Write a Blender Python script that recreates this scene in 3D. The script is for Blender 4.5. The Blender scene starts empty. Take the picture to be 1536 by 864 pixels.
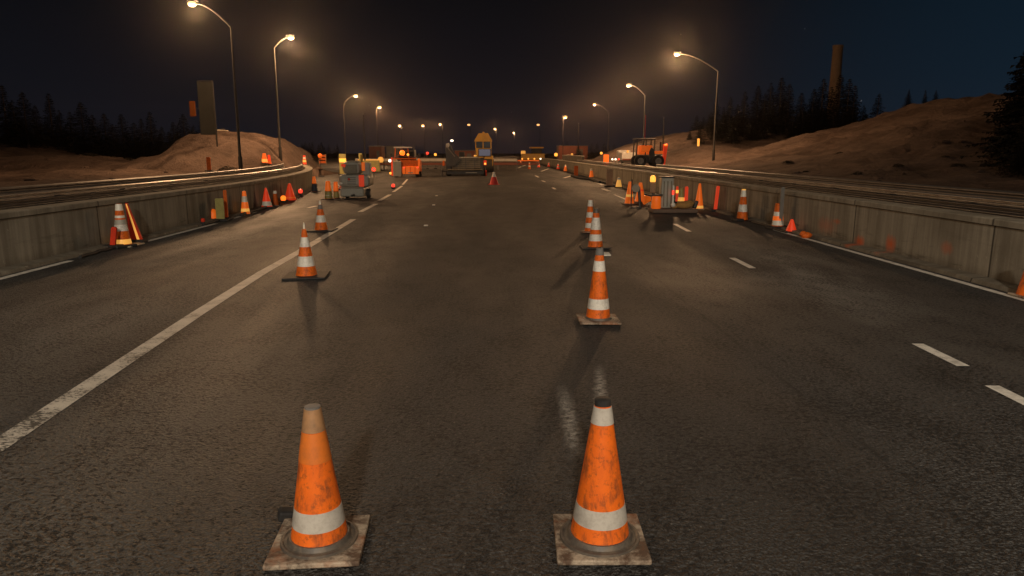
import bpy, bmesh, math, random
from mathutils import Vector, Matrix, noise
random.seed(7)
scene = bpy.context.scene
COL = scene.collection
PI = math.pi

# ------------------------------------------------------------------ camera
f_px = 1065.0; CAM_H = 1.85
pitch = math.atan(204/f_px); yaw = math.atan(21/f_px*math.cos(pitch))
cam_d = bpy.data.cameras.new('camera'); cam = bpy.data.objects.new('camera', cam_d); COL.objects.link(cam)
cam.location = (0, 0, CAM_H); cam.rotation_euler = (PI/2-pitch, 0, -yaw)
cam_d.sensor_width = 36; cam_d.lens = 36*f_px/1536; cam_d.clip_start = .05; cam_d.clip_end = 4000
scene.camera = cam
_F = Vector((math.sin(yaw)*math.cos(pitch), math.cos(yaw)*math.cos(pitch), -math.sin(pitch)))
_R = Vector((math.cos(yaw), -math.sin(yaw), 0)); _U = _R.cross(_F)
def ray(px, py): return _F*f_px + _R*(px-768) + _U*(432-py)
def G(px, py, z=0.0):
    d = ray(px, py); t = (z-CAM_H)/d.z
    return Vector((d.x*t, d.y*t, z))
def At(px, py, Y):
    d = ray(px, py); t = Y/d.y
    return Vector((d.x*t, Y, CAM_H+d.z*t))

# ------------------------------------------------------------------ materials
class NT:
    def __init__(s, name):
        s.m = bpy.data.materials.new(name); s.m.use_nodes = True
        s.t = s.m.node_tree; s.n = s.t.nodes; s.l = s.t.links
        s.b = s.n['Principled BSDF']; s._co = None
    def co(s, kind='Object'):
        if s._co is None: s._co = s.n.new('ShaderNodeTexCoord')
        return s._co.outputs[kind]
    def world(s):
        g = s.n.new('ShaderNodeNewGeometry'); return g.outputs['Position']
    def set(s, inp, v):
        if hasattr(v, 'is_output') or isinstance(v, bpy.types.NodeSocket): s.l.new(v, inp)
        else: inp.default_value = v
    def mapping(s, vec, scale=(1,1,1), loc=(0,0,0), rot=(0,0,0)):
        n = s.n.new('ShaderNodeMapping'); s.l.new(vec, n.inputs[0])
        n.inputs['Scale'].default_value = scale; n.inputs['Location'].default_value = loc; n.inputs['Rotation'].default_value = rot
        return n.outputs[0]
    def noise(s, vec, scale, detail=3, rough=.55, dist=0):
        n = s.n.new('ShaderNodeTexNoise'); s.l.new(vec, n.inputs['Vector'])
        n.inputs['Scale'].default_value = scale; n.inputs['Detail'].default_value = detail
        n.inputs['Roughness'].default_value = rough; n.inputs['Distortion'].default_value = dist
        return n.outputs['Fac']
    def voronoi(s, vec, scale, feature='F1', out='Distance'):
        n = s.n.new('ShaderNodeTexVoronoi'); n.feature = feature; s.l.new(vec, n.inputs['Vector'])
        n.inputs['Scale'].default_value = scale
        return n.outputs[out]
    def ramp(s, fac, a, b, lo=0., hi=1., clamp=True):
        n = s.n.new('ShaderNodeMapRange'); s.l.new(fac, n.inputs[0])
        n.inputs[1].default_value = a; n.inputs[2].default_value = b; n.inputs[3].default_value = lo; n.inputs[4].default_value = hi
        n.clamp = clamp
        return n.outputs[0]
    def math(s, op, a, b=None, c=None):
        n = s.n.new('ShaderNodeMath'); n.operation = op
        s.set(n.inputs[0], a)
        if b is not None: s.set(n.inputs[1], b)
        if c is not None: s.set(n.inputs[2], c)
        return n.outputs[0]
    def mix(s, fac, a, b, blend='MIX'):
        n = s.n.new('ShaderNodeMix'); n.data_type = 'RGBA'; n.blend_type = blend
        s.set(n.inputs[0], fac); s.set(n.inputs[6], a); s.set(n.inputs[7], b)
        return n.outputs[2]
    def sep(s, vec):
        n = s.n.new('ShaderNodeSeparateXYZ'); s.l.new(vec, n.inputs[0]); return n.outputs
    def comb(s, x, y, z):
        n = s.n.new('ShaderNodeCombineXYZ'); s.set(n.inputs[0], x); s.set(n.inputs[1], y); s.set(n.inputs[2], z); return n.outputs[0]
    def bump(s, h, strength, dist=.01):
        n = s.n.new('ShaderNodeBump'); s.l.new(h, n.inputs['Height'])
        n.inputs['Strength'].default_value = strength; n.inputs['Distance'].default_value = dist
        s.l.new(n.outputs[0], s.b.inputs['Normal'])
    def base(s, v): s.set(s.b.inputs['Base Color'], v)
    def rough(s, v): s.set(s.b.inputs['Roughness'], v)
    def metal(s, v): s.set(s.b.inputs['Metallic'], v)
    def spec(s, v): s.set(s.b.inputs['Specular IOR Level'], v)
def C(r, g, b): return (r, g, b, 1)

def dirty(name, col, dirt=(.05,.042,.034), amt=.5, scale=9., rough=.6, metal=0., lo=.45, hi=.72, fine=40., spec=.4, bump=0.):
    t = NT(name); v = t.co()
    n1 = t.noise(v, scale, 5, .65); n2 = t.noise(v, fine, 3)
    m = t.math('MULTIPLY', t.ramp(n1, lo, hi), amt)
    m2 = t.math('MULTIPLY', t.ramp(n2, .5, .75), amt*.5)
    c = t.mix(m, C(*col), C(*dirt)); c = t.mix(m2, c, C(*dirt))
    t.base(c); t.rough(rough); t.metal(metal); t.spec(spec)
    if bump: t.bump(n2, bump, .004)
    return t.m
def emit(name, col, strength, base=None):
    t = NT(name); t.base(C(*(base or (.3,.2,.1)))); t.set(t.b.inputs['Emission Color'], C(*col)); t.set(t.b.inputs['Emission Strength'], strength)
    t.rough(.3)
    return t.m

def mat_asphalt():
    t = NT('asphalt'); p = t.world(); xyz = t.sep(p)
    grain = t.noise(p, 46, 2, .7)
    vo = t.voronoi(p, 55)
    mid = t.noise(t.mapping(p, (1,.55,1)), 22, 4, .65)
    blot = t.noise(t.mapping(p, (1,.35,1)), 1.3, 5, .6)
    big = t.noise(t.mapping(p, (1,.22,1)), .33, 4, .6, .4)
    c = t.mix(t.ramp(grain, .36, .66), C(.0085,.0082,.0079), C(.102,.097,.091))
    c = t.mix(t.math('MULTIPLY', t.ramp(mid, .48, .68), .55), c, C(.024,.021,.018))
    c = t.mix(t.math('MULTIPLY', t.ramp(blot, .5, .78), .45), c, C(.028,.025,.022))
    c = t.mix(t.math('MULTIPLY', t.ramp(big, .46, .66), .40), c, C(.15,.138,.118))
    # newer paving lane in the middle, darkened further against the lamp-lit sides
    edge = t.math('ADD', xyz[0], t.math('MULTIPLY', t.math('SUBTRACT', blot, .5), 1.1))
    lane = t.math('MULTIPLY', t.ramp(edge, -2.1, -1.4), t.ramp(edge, 1.9, 2.8, 1, 0))
    c = t.mix(t.math('MULTIPLY', lane, .75), c, t.mix(.42, C(.018,.0165,.0145), c))
    # pools of lamp light painted paler into the asphalt: left shoulder, right lane
    def lit_or_worn(q, a, b, amt, c):
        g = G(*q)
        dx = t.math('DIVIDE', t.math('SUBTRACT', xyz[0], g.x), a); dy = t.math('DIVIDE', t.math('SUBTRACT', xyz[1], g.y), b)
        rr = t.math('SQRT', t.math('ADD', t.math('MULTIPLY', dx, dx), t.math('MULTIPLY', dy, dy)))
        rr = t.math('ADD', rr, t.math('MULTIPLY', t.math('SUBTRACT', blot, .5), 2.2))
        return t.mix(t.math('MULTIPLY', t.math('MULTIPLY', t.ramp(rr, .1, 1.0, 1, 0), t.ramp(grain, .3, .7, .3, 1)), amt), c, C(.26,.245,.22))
    c = lit_or_worn((1225,425), .9, 2.4, .85, c); c = lit_or_worn((1130,372), 1.1, 3.5, .6, c); c = lit_or_worn((360,352), 1.7, 5, .7, c); c = lit_or_worn((440,318), 1.4, 7, .7, c); c = lit_or_worn((150,470), 1.2, 2.5, .35, c)
    # sealed transverse and lengthwise joints of the paving
    jx = t.math('ADD', xyz[0], t.math('MULTIPLY', t.math('SUBTRACT', t.noise(p, .9, 3), .5), .10))
    for x0 in (2.35, -5.6):
        jm = t.math('MULTIPLY', t.ramp(t.math('ABSOLUTE', t.math('SUBTRACT', jx, x0)), .008, .03, 1, 0), t.ramp(t.noise(p, 3, 3), .42, .55))
        c = t.mix(t.math('MULTIPLY', jm, .7), c, C(.010,.009,.008))
    # polished wheel tracks and drip stains
    for x0 in (-.35, 1.35, 4.9, -5.0):
        wm = t.math('MULTIPLY', t.ramp(t.math('ABSOLUTE', t.math('SUBTRACT', jx, x0)), .1, .38, 1, 0), t.ramp(big, .4, .6))
        c = t.mix(t.math('MULTIPLY', wm, .28), c, C(.022,.020,.018))
    drip = t.ramp(t.voronoi(t.mapping(p, (1.2,.8,1)), 1.15), .035, .075, 1, 0)
    c = t.mix(t.math('MULTIPLY', drip, t.ramp(blot, .42, .6, 0, .75)), c, C(.008,.007,.0065))
    # old seam of fine cracks left of the lane centre
    seamx = t.math('ADD', xyz[0], t.math('MULTIPLY', t.math('SUBTRACT', t.noise(p, 1.6, 4), .5), .5))
    seam = t.math('MULTIPLY', t.ramp(t.math('ABSOLUTE', t.math('ADD', seamx, 1.0)), 0, .16, 1, 0), t.ramp(t.noise(p, 14, 4, .7), .5, .62))
    c = t.mix(t.math('MULTIPLY', seam, .75), c, C(.010,.009,.008))
    # pits
    clus = t.noise(t.mapping(p,(1,.6,1)), 1.9, 5, .65)
    pit = t.ramp(t.math('ADD', t.noise(t.mapping(p,(.9,1.05,1)), 27, 2, .62), t.math('MULTIPLY', t.math('SUBTRACT', clus, .5), .55)), .535, .585)
    fleck = t.ramp(t.noise(p, 40, 1, .6), .66, .74)
    c = t.mix(t.math('MULTIPLY', fleck, .55), c, C(.17,.155,.13))
    c = t.mix(t.math('MULTIPLY', pit, .88), c, C(.005,.0045,.004))
    # spilled pale paint / plaster streaks between the two near cones and the next one
    def streak(x0, y0, x1, y1, w, amt, c):
        k = (x1-x0)/(y1-y0)
        cx = t.math('MULTIPLY_ADD', t.math('SUBTRACT', xyz[1], y0), k, x0)
        wob = t.math('MULTIPLY', t.math('SUBTRACT', t.noise(p, 9, 3), .5), .07)
        d = t.math('ABSOLUTE', t.math('ADD', t.math('SUBTRACT', xyz[0], cx), wob))
        m = t.ramp(d, w*.15, w, 1, 0)
        m = t.math('MULTIPLY', m, t.ramp(xyz[1], y0, y0+.35))
        m = t.math('MULTIPLY', m, t.ramp(xyz[1], y1-.5, y1, 1, 0))
        m = t.math('MULTIPLY', m, t.ramp(t.noise(p, 22, 5, .75), .36, .66))
        return t.mix(t.math('MULTIPLY', m, amt), c, C(.44,.41,.36))
    a, b = G(868,692), G(842,575); c = streak(a.x, a.y, b.x, b.y, .075, .9, c)
    a, b = G(903,640), G(899,545); c = streak(a.x, a.y, b.x, b.y, .06, 1.0, c)
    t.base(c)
    r = t.ramp(big, .35, .68, .80, .52)
    r = t.math('ADD', r, t.math('MULTIPLY', t.math('SUBTRACT', grain, .5), .25))
    t.rough(r); t.spec(.42)
    h = t.math('ADD', t.math('MULTIPLY', grain, .6), t.math('MULTIPLY', vo, .8))
    h = t.math('SUBTRACT', t.math('ADD', h, t.math('MULTIPLY', mid, .9)), t.math('MULTIPLY', pit, .6))
    t.bump(h, 1.0, .02)
    return t.m
def mat_paint():
    t = NT('road_paint'); p = t.world()
    n = t.noise(p, 55, 4, .7); big = t.noise(p, 3.2, 4)
    c = t.mix(t.ramp(big, .3, .7), C(.62,.56,.47), C(.42,.38,.32))
    xyz = t.sep(p); nearw = t.ramp(xyz[1], 4.2, 8.5, .13, 0)
    lit_or_worn = t.ramp(t.math('ADD', t.math('ADD', t.noise(t.mapping(p,(.6,1.3,1)), 42, 5, .75), nearw), t.math('MULTIPLY', t.math('SUBTRACT', big, .5), .6)), .60, .66)
    c = t.mix(lit_or_worn, c, C(.06,.054,.046))
    t.base(c); t.rough(.6); t.bump(n, .5, .004)
    return t.m
def mat_concrete():
    t = NT('concrete'); p = t.world(); xyz = t.sep(p)
    st = t.noise(t.mapping(p, (1,1.6,.10)), 2.6, 5, .65)
    st2 = t.noise(t.mapping(p, (1,1.0,.07)), 9, 3, .6)
    bl = t.noise(p, .7, 4); fine = t.noise(p, 45, 4, .7)
    c = t.mix(t.ramp(st, .35, .68), C(.19,.166,.125), C(.34,.305,.235))
    c = t.mix(t.math('MULTIPLY', t.ramp(st2, .55, .75), .5), c, C(.10,.083,.058))
    c = t.mix(t.math('MULTIPLY', t.ramp(bl, .5, .7), .5), c, C(.11,.09,.062))
    c = t.mix(t.math('MULTIPLY', t.ramp(fine, .5, .75), .3), c, C(.09,.075,.055))
    # lighter, weathered upper lip; darker splash zone at foot with ragged edge
    zz = t.math('ADD', xyz[2], t.math('MULTIPLY', t.math('SUBTRACT', st, .5), .25))
    c = t.mix(t.math('MULTIPLY', t.ramp(zz, .02, .22, 1, 0), .55), c, C(.085,.068,.048))
    # formwork joints
    fr = t.math('FRACT', t.math('DIVIDE', xyz[1], 4.0))
    j = t.ramp(t.math('ABSOLUTE', t.math('SUBTRACT', fr, .5)), .002, .007, 1, 0)
    c = t.mix(t.math('MULTIPLY', j, .9), c, C(.03,.025,.02))
    scuff = t.math('MULTIPLY', t.ramp(t.noise(t.mapping(p,(1,.22,2.2)), 2.4, 5, .7), .56, .64), t.ramp(xyz[2], .05, .6, 1, .15))
    c = t.mix(t.math('MULTIPLY', scuff, .6), c, C(.045,.038,.03))
    chip = t.ramp(t.noise(p, 7.5, 4, .7), .66, .70)
    c = t.mix(t.math('MULTIPLY', chip, .5), c, C(.42,.38,.30))
    # orange smudges on the right wall
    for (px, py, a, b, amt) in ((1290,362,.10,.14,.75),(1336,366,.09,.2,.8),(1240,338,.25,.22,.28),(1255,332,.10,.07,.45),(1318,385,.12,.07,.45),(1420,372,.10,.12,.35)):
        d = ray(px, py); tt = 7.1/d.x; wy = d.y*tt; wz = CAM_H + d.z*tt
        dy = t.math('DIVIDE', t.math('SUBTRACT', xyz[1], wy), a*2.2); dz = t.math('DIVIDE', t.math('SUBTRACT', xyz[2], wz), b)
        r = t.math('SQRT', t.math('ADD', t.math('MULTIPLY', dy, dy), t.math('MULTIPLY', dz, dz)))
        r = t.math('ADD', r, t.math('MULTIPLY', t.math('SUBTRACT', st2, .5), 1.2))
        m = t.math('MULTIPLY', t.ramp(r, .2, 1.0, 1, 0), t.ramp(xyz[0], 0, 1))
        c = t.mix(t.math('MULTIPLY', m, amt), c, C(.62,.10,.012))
    t.base(c); t.rough(.82); t.spec(.25)
    t.bump(t.math('ADD', fine, st), .35, .01)
    return t.m
def mat_sand():
    t = NT('sandy_ground'); p = t.world()
    a = t.noise(p, .16, 6, .62, .6); b = t.noise(p, 1.1, 6, .68); c3 = t.noise(p, 9, 4, .7)
    st = t.noise(t.mapping(p, (1,.35,1), rot=(0,0,.6)), .9, 5, .6)
    c = t.mix(t.ramp(a, .38, .64), C(.072,.048,.037), (.150,.106,.084,1))
    c = t.mix(t.math('MULTIPLY', t.ramp(b, .5, .70), .6), c, C(.040,.026,.019))
    c = t.mix(t.math('MULTIPLY', t.ramp(st, .52, .68), .5), c, C(.19,.13,.10))
    c = t.mix(t.math('MULTIPLY', t.ramp(c3, .52, .72), .5), c, C(.03,.021,.016))
    t.base(c); t.rough(.95); t.spec(.1)
    h = t.math('ADD', t.math('ADD', t.math('MULTIPLY', b, 1.0), t.math('MULTIPLY', c3, .45)), t.math('MULTIPLY', st, .8))
    t.bump(h, 1.0, .4)
    return t.m
def mat_orange(name, col=(.80,.150,.010), dirt=.55):
    t = NT(name); v = t.co(); xyz = t.sep(v)
    n = t.noise(t.mapping(v, (1,1,.7)), 11, 6, .68); n2 = t.noise(v, 34, 4, .7)
    sm = t.noise(t.mapping(v, (1,1,.25)), 26, 4, .65)
    c = t.mix(t.ramp(n, .35, .7), C(*col), C(col[0]*.78, col[1]*.72, col[2]))
    c = t.mix(t.math('MULTIPLY', t.math('MULTIPLY', t.ramp(sm, .47, .62), t.ramp(n, .44, .60)), dirt*1.3), c, C(.13,.048,.018))
    c = t.mix(t.math('MULTIPLY', t.ramp(n2, .54, .66), dirt), c, C(.16,.055,.018))
    t.base(c); t.rough(t.ramp(n, .3, .7, .5, .7)); t.spec(.25)
    t.bump(n2, .15, .003)
    return t.m
def mat_plate():
    t = NT('cone_plate_rubber'); v = t.world()
    n = t.noise(v, 5.5, 6, .7, .4); n2 = t.noise(v, 36, 5, .75)
    c = t.mix(t.ramp(n, .42, .57), C(.10,.062,.040), C(.42,.34,.25))
    c = t.mix(t.math('MULTIPLY', t.ramp(n2, .5, .66), .6), c, C(.055,.038,.028))
    rust = t.ramp(t.noise(v, 3.6, 5, .7), .50, .62)
    c = t.mix(t.math('MULTIPLY', rust, .55), c, C(.26,.085,.03))
    t.base(c); t.rough(.75); t.spec(.25); t.bump(n2, .5, .004)
    return t.m
M = {}
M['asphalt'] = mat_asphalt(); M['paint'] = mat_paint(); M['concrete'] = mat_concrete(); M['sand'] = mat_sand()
M['orange'] = mat_orange('orange_plastic'); M['orange2'] = mat_orange('faded_orange_plastic', (.70,.135,.012), .3)
M['red'] = mat_orange('red_plastic', (.72,.045,.012), .3)
M['pink'] = mat_orange('pinkish_red_plastic', (.85,.075,.05), .15)
M['plate'] = mat_plate()
M['dullwhite'] = dirty('worn_reflective_white', (.46,.42,.36), (.24,.20,.16), .6, 16, .55, fine=70, bump=.25)
M['paint_fresh'] = dirty('fresh_road_paint', (.80,.75,.66), (.25,.22,.18), .7, 7, .6, fine=45)
M['white'] = dirty('reflective_white', (.72,.67,.58), (.22,.19,.15), .6, 14, .45, fine=60)
M['bright'] = dirty('clean_white_plastic', (.80,.74,.62), (.4,.35,.28), .3, 10, .4)
M['tan'] = dirty('tan_sleeve', (.36,.19,.085), (.16,.10,.06), .6, 10, .5)
M['amber'] = dirty('amber_sleeve', (.62,.155,.018), (.3,.10,.03), .5, 14, .55)
M['clear'] = dirty('clear_grey_plastic', (.17,.155,.14), (.08,.07,.06), .5, 30, .6, spec=.2)
M['rubber'] = dirty('black_rubber', (.018,.016,.015), (.05,.045,.038), .5, 12, .7)
M['ring'] = dirty('worn_grey_rubber', (.075,.062,.05), (.17,.13,.09), .7, 18, .5)
M['galv'] = dirty('galvanised_steel', (.34,.32,.29), (.10,.085,.07), .6, 3.5, .42, .75, fine=14)
M['rail_dark'] = dirty('weathered_steel', (.12,.11,.10), (.05,.042,.035), .6, 3, .5, .6, fine=14)
M['pole'] = dirty('lamp_post_steel', (.022,.020,.018), (.014,.012,.01), .5, 2, .75, 0., spec=.15)
M['rail_black'] = dirty('dark_lamp_arm', (.008,.0075,.007), (.014,.012,.01), .5, 4, .8)
M['darkmetal'] = dirty('dark_machine_metal', (.045,.042,.038), (.10,.085,.065), .5, 2.5, .5, .3)
M['brownpanel'] = dirty('olive_brown_panel', (.20,.17,.115), (.05,.04,.028), .6, 2.2, .55, .1)
M['paleedge'] = dirty('pale_steel_edge', (.42,.37,.28), (.15,.12,.09), .5, 3, .4, .2)
M['yellow'] = dirty('yellow_machine_paint', (.40,.21,.014), (.14,.085,.03), .45, 2.2, .45)
M['glass'] = dirty('dark_cab_glass', (.012,.014,.016), (.03,.028,.025), .3, 4, .12)
M['greygreen'] = dirty('grey_green_paint', (.36,.335,.27), (.20,.18,.14), .55, 2.2, .5)
M['tyre'] = dirty('tyre_rubber', (.02,.019,.018), (.07,.06,.048), .6, 5, .85)
M['rim'] = dirty('wheel_rim_grey', (.26,.24,.21), (.09,.075,.06), .6, 5, .5)
M['brick'] = dirty('red_brown_container', (.16,.045,.025), (.06,.03,.02), .5, .8, .6)
M['greybox'] = dirty('grey_container', (.14,.125,.105), (.06,.05,.04), .5, .8, .6)
M['sign'] = dirty('grey_sign_back', (.022,.022,.020), (.013,.013,.012), .5, .9, 1.0, spec=.02)
M['olive'] = dirty('yellow_green_plastic', (.34,.29,.085), (.14,.10,.04), .5, 8, .5)
M['sack'] = dirty('woven_sack', (.42,.22,.06), (.16,.09,.045), .6, 9, .9)
M['matbrown'] = dirty('brown_mat', (.18,.115,.08), (.07,.05,.036), .6, 8, .9)
M['bluegrey'] = dirty('blue_grey_cloth', (.05,.06,.075), (.03,.03,.03), .5, 9, .8)
M['whitepaint'] = dirty('white_vehicle_paint', (.55,.52,.47), (.2,.17,.13), .5, 1.2, .4)
M['dimorange'] = dirty('dull_orange_plate', (.09,.026,.006), (.05,.02,.008), .5, 3, 1.0, spec=.05)
M['chimney'] = dirty('brown_chimney', (.22,.15,.09), (.1,.065,.04), .6, .5, .8)
M['lens_near'] = emit('lamp_lens_warm', (1,.63,.27), 1.9)
M['lens_far'] = emit('lamp_lens_far', (1,.46,.15), 1.5)
M['beacon'] = emit('beacon_amber', (1,.17,.012), 1.7, (.6,.15,.02))
M['amberlamp'] = emit('warning_lamp_amber', (1,.38,.05), 1.6, (.6,.3,.05))
M['redlamp'] = emit('warning_lamp_red', (1,.05,.025), 1.5, (.6,.05,.03))
M['whitelamp'] = emit('work_lamp_white', (1,.84,.62), 3)
M['screen'] = emit('machine_screen', (.38,.40,.60), .12, (.05,.05,.07))
def lit(name, col, e):  # weak emission: true glow on lamps, added brightness on cones, boards, machine bodies
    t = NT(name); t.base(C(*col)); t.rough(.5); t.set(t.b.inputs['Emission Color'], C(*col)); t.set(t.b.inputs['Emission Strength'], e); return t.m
M['lit_orange'] = lit('glow_lifted_orange', (.95,.16,.012), .30)
M['lit_red'] = lit('glow_lifted_red', (.9,.055,.012), .26)
M['lit_yellow'] = lit('glow_lifted_yellow', (.95,.46,.09), .5)

# ------------------------------------------------------------------ mesh helpers
class MB:
    def __init__(s): s.b = bmesh.new()
    def box(s, c, d, rot=None, bevel=0.0, seg=2):
        t = bmesh.new(); bmesh.ops.create_cube(t, size=1)
        for v in t.verts: v.co = Vector((v.co.x*d[0], v.co.y*d[1], v.co.z*d[2]))
        if bevel: bmesh.ops.bevel(t, geom=t.edges[:], offset=bevel, segments=seg, affect='EDGES', profile=.5)
        mat = Matrix.Translation(Vector(c))
        if rot is not None:
            from mathutils import Euler
            mat = mat @ Euler(rot).to_matrix().to_4x4()
        t.transform(mat); s._add(t); return s
    def _add(s, t):
        me = bpy.data.meshes.new('tmp'); t.to_mesh(me); t.free(); s.b.from_mesh(me); bpy.data.meshes.remove(me)
    def tube(s, pts, radii, n=8, cap=True):
        pts = [Vector(p) for p in pts]
        if not hasattr(radii, '__len__'): radii = [radii]*len(pts)
        rings = []
        for i, p in enumerate(pts):
            a = pts[max(i-1,0)]; b = pts[min(i+1,len(pts)-1)]
            d = (b-a).normalized(); up = Vector((0,0,1)) if abs(d.z) < .95 else Vector((1,0,0))
            u = d.cross(up).normalized(); v = u.cross(d)
            rings.append([s.b.verts.new(p+(u*math.cos(2*PI*k/n)+v*math.sin(2*PI*k/n))*radii[i]) for k in range(n)])
        for i in range(len(rings)-1):
            for k in range(n): s.b.faces.new((rings[i][k], rings[i][(k+1)%n], rings[i+1][(k+1)%n], rings[i+1][k]))
        if cap: s.b.faces.new(rings[0][::-1]); s.b.faces.new(rings[-1])
        return s
    def lathe(s, prof, n=28, c=(0,0,0), wob=0.0, cap=True):
        rings = []
        for (r, z) in prof:
            rings.append([s.b.verts.new((c[0]+r*math.cos(2*PI*k/n)*(1+wob*math.sin(3*2*PI*k/n+z*9)), c[1]+r*math.sin(2*PI*k/n), c[2]+z)) for k in range(n)])
        for i in range(len(rings)-1):
            for k in range(n): s.b.faces.new((rings[i][k], rings[i][(k+1)%n], rings[i+1][(k+1)%n], rings[i+1][k]))
        if cap: s.b.faces.new(rings[0][::-1]); s.b.faces.new(rings[-1])
        return s
    def prism(s, poly, y0, y1):      # polygon in xz, extruded in y
        a = [s.b.verts.new((x, y0, z)) for x, z in poly]; b = [s.b.verts.new((x, y1, z)) for x, z in poly]
        n = len(poly)
        for i in range(n): s.b.faces.new((a[i], a[(i+1)%n], b[(i+1)%n], b[i]))
        s.b.faces.new(a[::-1]); s.b.faces.new(b); return s
    def prism_x(s, poly, x0, x1):    # polygon in yz, extruded in x
        a = [s.b.verts.new((x0, y, z)) for y, z in poly]; b = [s.b.verts.new((x1, y, z)) for y, z in poly]
        n = len(poly)
        for i in range(n): s.b.faces.new((a[i], a[(i+1)%n], b[(i+1)%n], b[i]))
        s.b.faces.new(a[::-1]); s.b.faces.new(b); return s
    def wheel_x(s, c, r, w, n=24):   # cylinder along x with rounded shoulders
        pr = [(r*.6,-w/2),(r*.93,-w/2),(r,-w*.36),(r,w*.36),(r*.93,w/2),(r*.6,w/2)]
        rings = [[s.b.verts.new((c[0]+x, c[1]+q*math.cos(2*PI*k/n), c[2]+q*math.sin(2*PI*k/n))) for k in range(n)] for q, x in pr]
        for i in range(len(rings)-1):
            for k in range(n): s.b.faces.new((rings[i][k], rings[i][(k+1)%n], rings[i+1][(k+1)%n], rings[i+1][k]))
        s.b.faces.new(rings[0][::-1]); s.b.faces.new(rings[-1]); return s
    def sphere(s, c, r, sc=(1,1,1), u=16, v=10):
        t = bmesh.new(); bmesh.ops.create_uvsphere(t, u_segments=u, v_segments=v, radius=r)
        for q in t.verts: q.co = Vector((q.co.x*sc[0]+c[0], q.co.y*sc[1]+c[1], q.co.z*sc[2]+c[2]))
        s._add(t); return s
    def sweep(s, path, prof, closed=False):  # path [(x,y)], profile [(offset to the left of travel, z)]
        rows = []
        for i, (x, y) in enumerate(path):
            a = path[max(i-1,0)]; b = path[min(i+1,len(path)-1)]
            d = Vector((b[0]-a[0], b[1]-a[1])).normalized(); nrm = Vector((-d.y, d.x))
            rows.append([s.b.verts.new((x+nrm.x*o, y+nrm.y*o, z)) for o, z in prof])
        m = len(prof)
        for i in range(len(rows)-1):
            for k in range(m if closed else m-1):
                s.b.faces.new((rows[i][k], rows[i+1][k], rows[i+1][(k+1)%m], rows[i][(k+1)%m]))
        if closed: s.b.faces.new(rows[0]); s.b.faces.new(rows[-1][::-1])
        return s
    def build(s, name, mat, parent=None, smooth=False, recalc=True):
        if recalc: bmesh.ops.recalc_face_normals(s.b, faces=s.b.faces[:])
        me = bpy.data.meshes.new(name); s.b.to_mesh(me); s.b.free()
        me.materials.append(M[mat] if isinstance(mat, str) else mat)
        o = bpy.data.objects.new(name, me); COL.objects.link(o)
        if parent is not None: o.parent = parent
        if smooth:
            for p in me.polygons: p.use_smooth = True
            if smooth != 'all':
                try: me.set_sharp_from_angle(angle=math.radians(38))
                except Exception: pass
        return o
def thing(name, label, cat, loc=(0,0,0), rz=0.0, group=None):
    o = bpy.data.objects.new(name, None); COL.objects.link(o); o.empty_display_size = .2
    o.location = loc; o.rotation_euler = (0,0,rz); tag(o, label, cat, group); return o
def tag(o, label, cat, group=None):
    o['label'] = label; o['category'] = cat
    if group: o['group'] = group
    return o
def struct(o, kind='structure'): o['kind'] = kind; return o
def dup(root, loc=None, rz=None, scale=None, label=None, group=None):
    r = root.copy(); COL.objects.link(r)
    if loc is not None: r.location = loc
    if rz is not None: r.rotation_euler = (0,0,rz)
    if scale is not None: r.scale = scale
    if label: r['label'] = label
    if group: r['group'] = group
    for ch in list(root.children):
        c = ch.copy(); COL.objects.link(c); c.parent = r
        for g in list(ch.children):
            d = g.copy(); COL.objects.link(d); d.parent = c
    return r

# ------------------------------------------------------------------ setting: terrain
WR = 7.10
def wall_l(y):
    if y < 18: return -7.80
    if y < 52: return -7.80-((y-18)/34)**2*6.0
    if y < 66: return -13.8
    return -13.8-(y-66)*.9
def onground(p):
    # walk out along the line of sight to where the sand surface stands in the way
    for i in range(60, 101):
        q = Vector((p.x*i/100, p.y*i/100, 0)); q.z = ground_z(q.x, q.y)
        zr = CAM_H+(p.z-CAM_H)*i/100
        if q.z >= zr-.01: return q
    p = p.copy(); p.z = ground_z(p.x, p.y); return p
def clampx(loc):
    loc = Vector(loc)
    if loc.z < .01 and loc.y < 110:
        for _ in range(6):      # slide along the line of sight until clear of the wall face
            lim = wall_l(loc.y)+.27 if loc.x < 0 else WR-.22
            if abs(loc.x) > abs(lim): k = lim/loc.x; loc.x *= k; loc.y *= k
    return loc
def sm(a, b, x):
    t = min(1, max(0, (x-a)/(b-a))); return t*t*(3-2*t)
def mound(x, y, cx, cy, rx, ry, h, pw=1.0):
    r = ((x-cx)/rx)**2+((y-cy)/ry)**2
    return h*max(0, 1-r)**pw if r < 1 else 0
def right_hill(x, y):
    t = (x-15.5)/20.5
    if t <= 0: return 0
    pr = 5.3*(t**1.25) if t < 1 else 5.3+.25*math.sin((x-35)/6)
    front = sm(22, 50, y+ (x-20)*.10); back = 1-sm(62, 85, y)
    return pr*front*back
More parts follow.
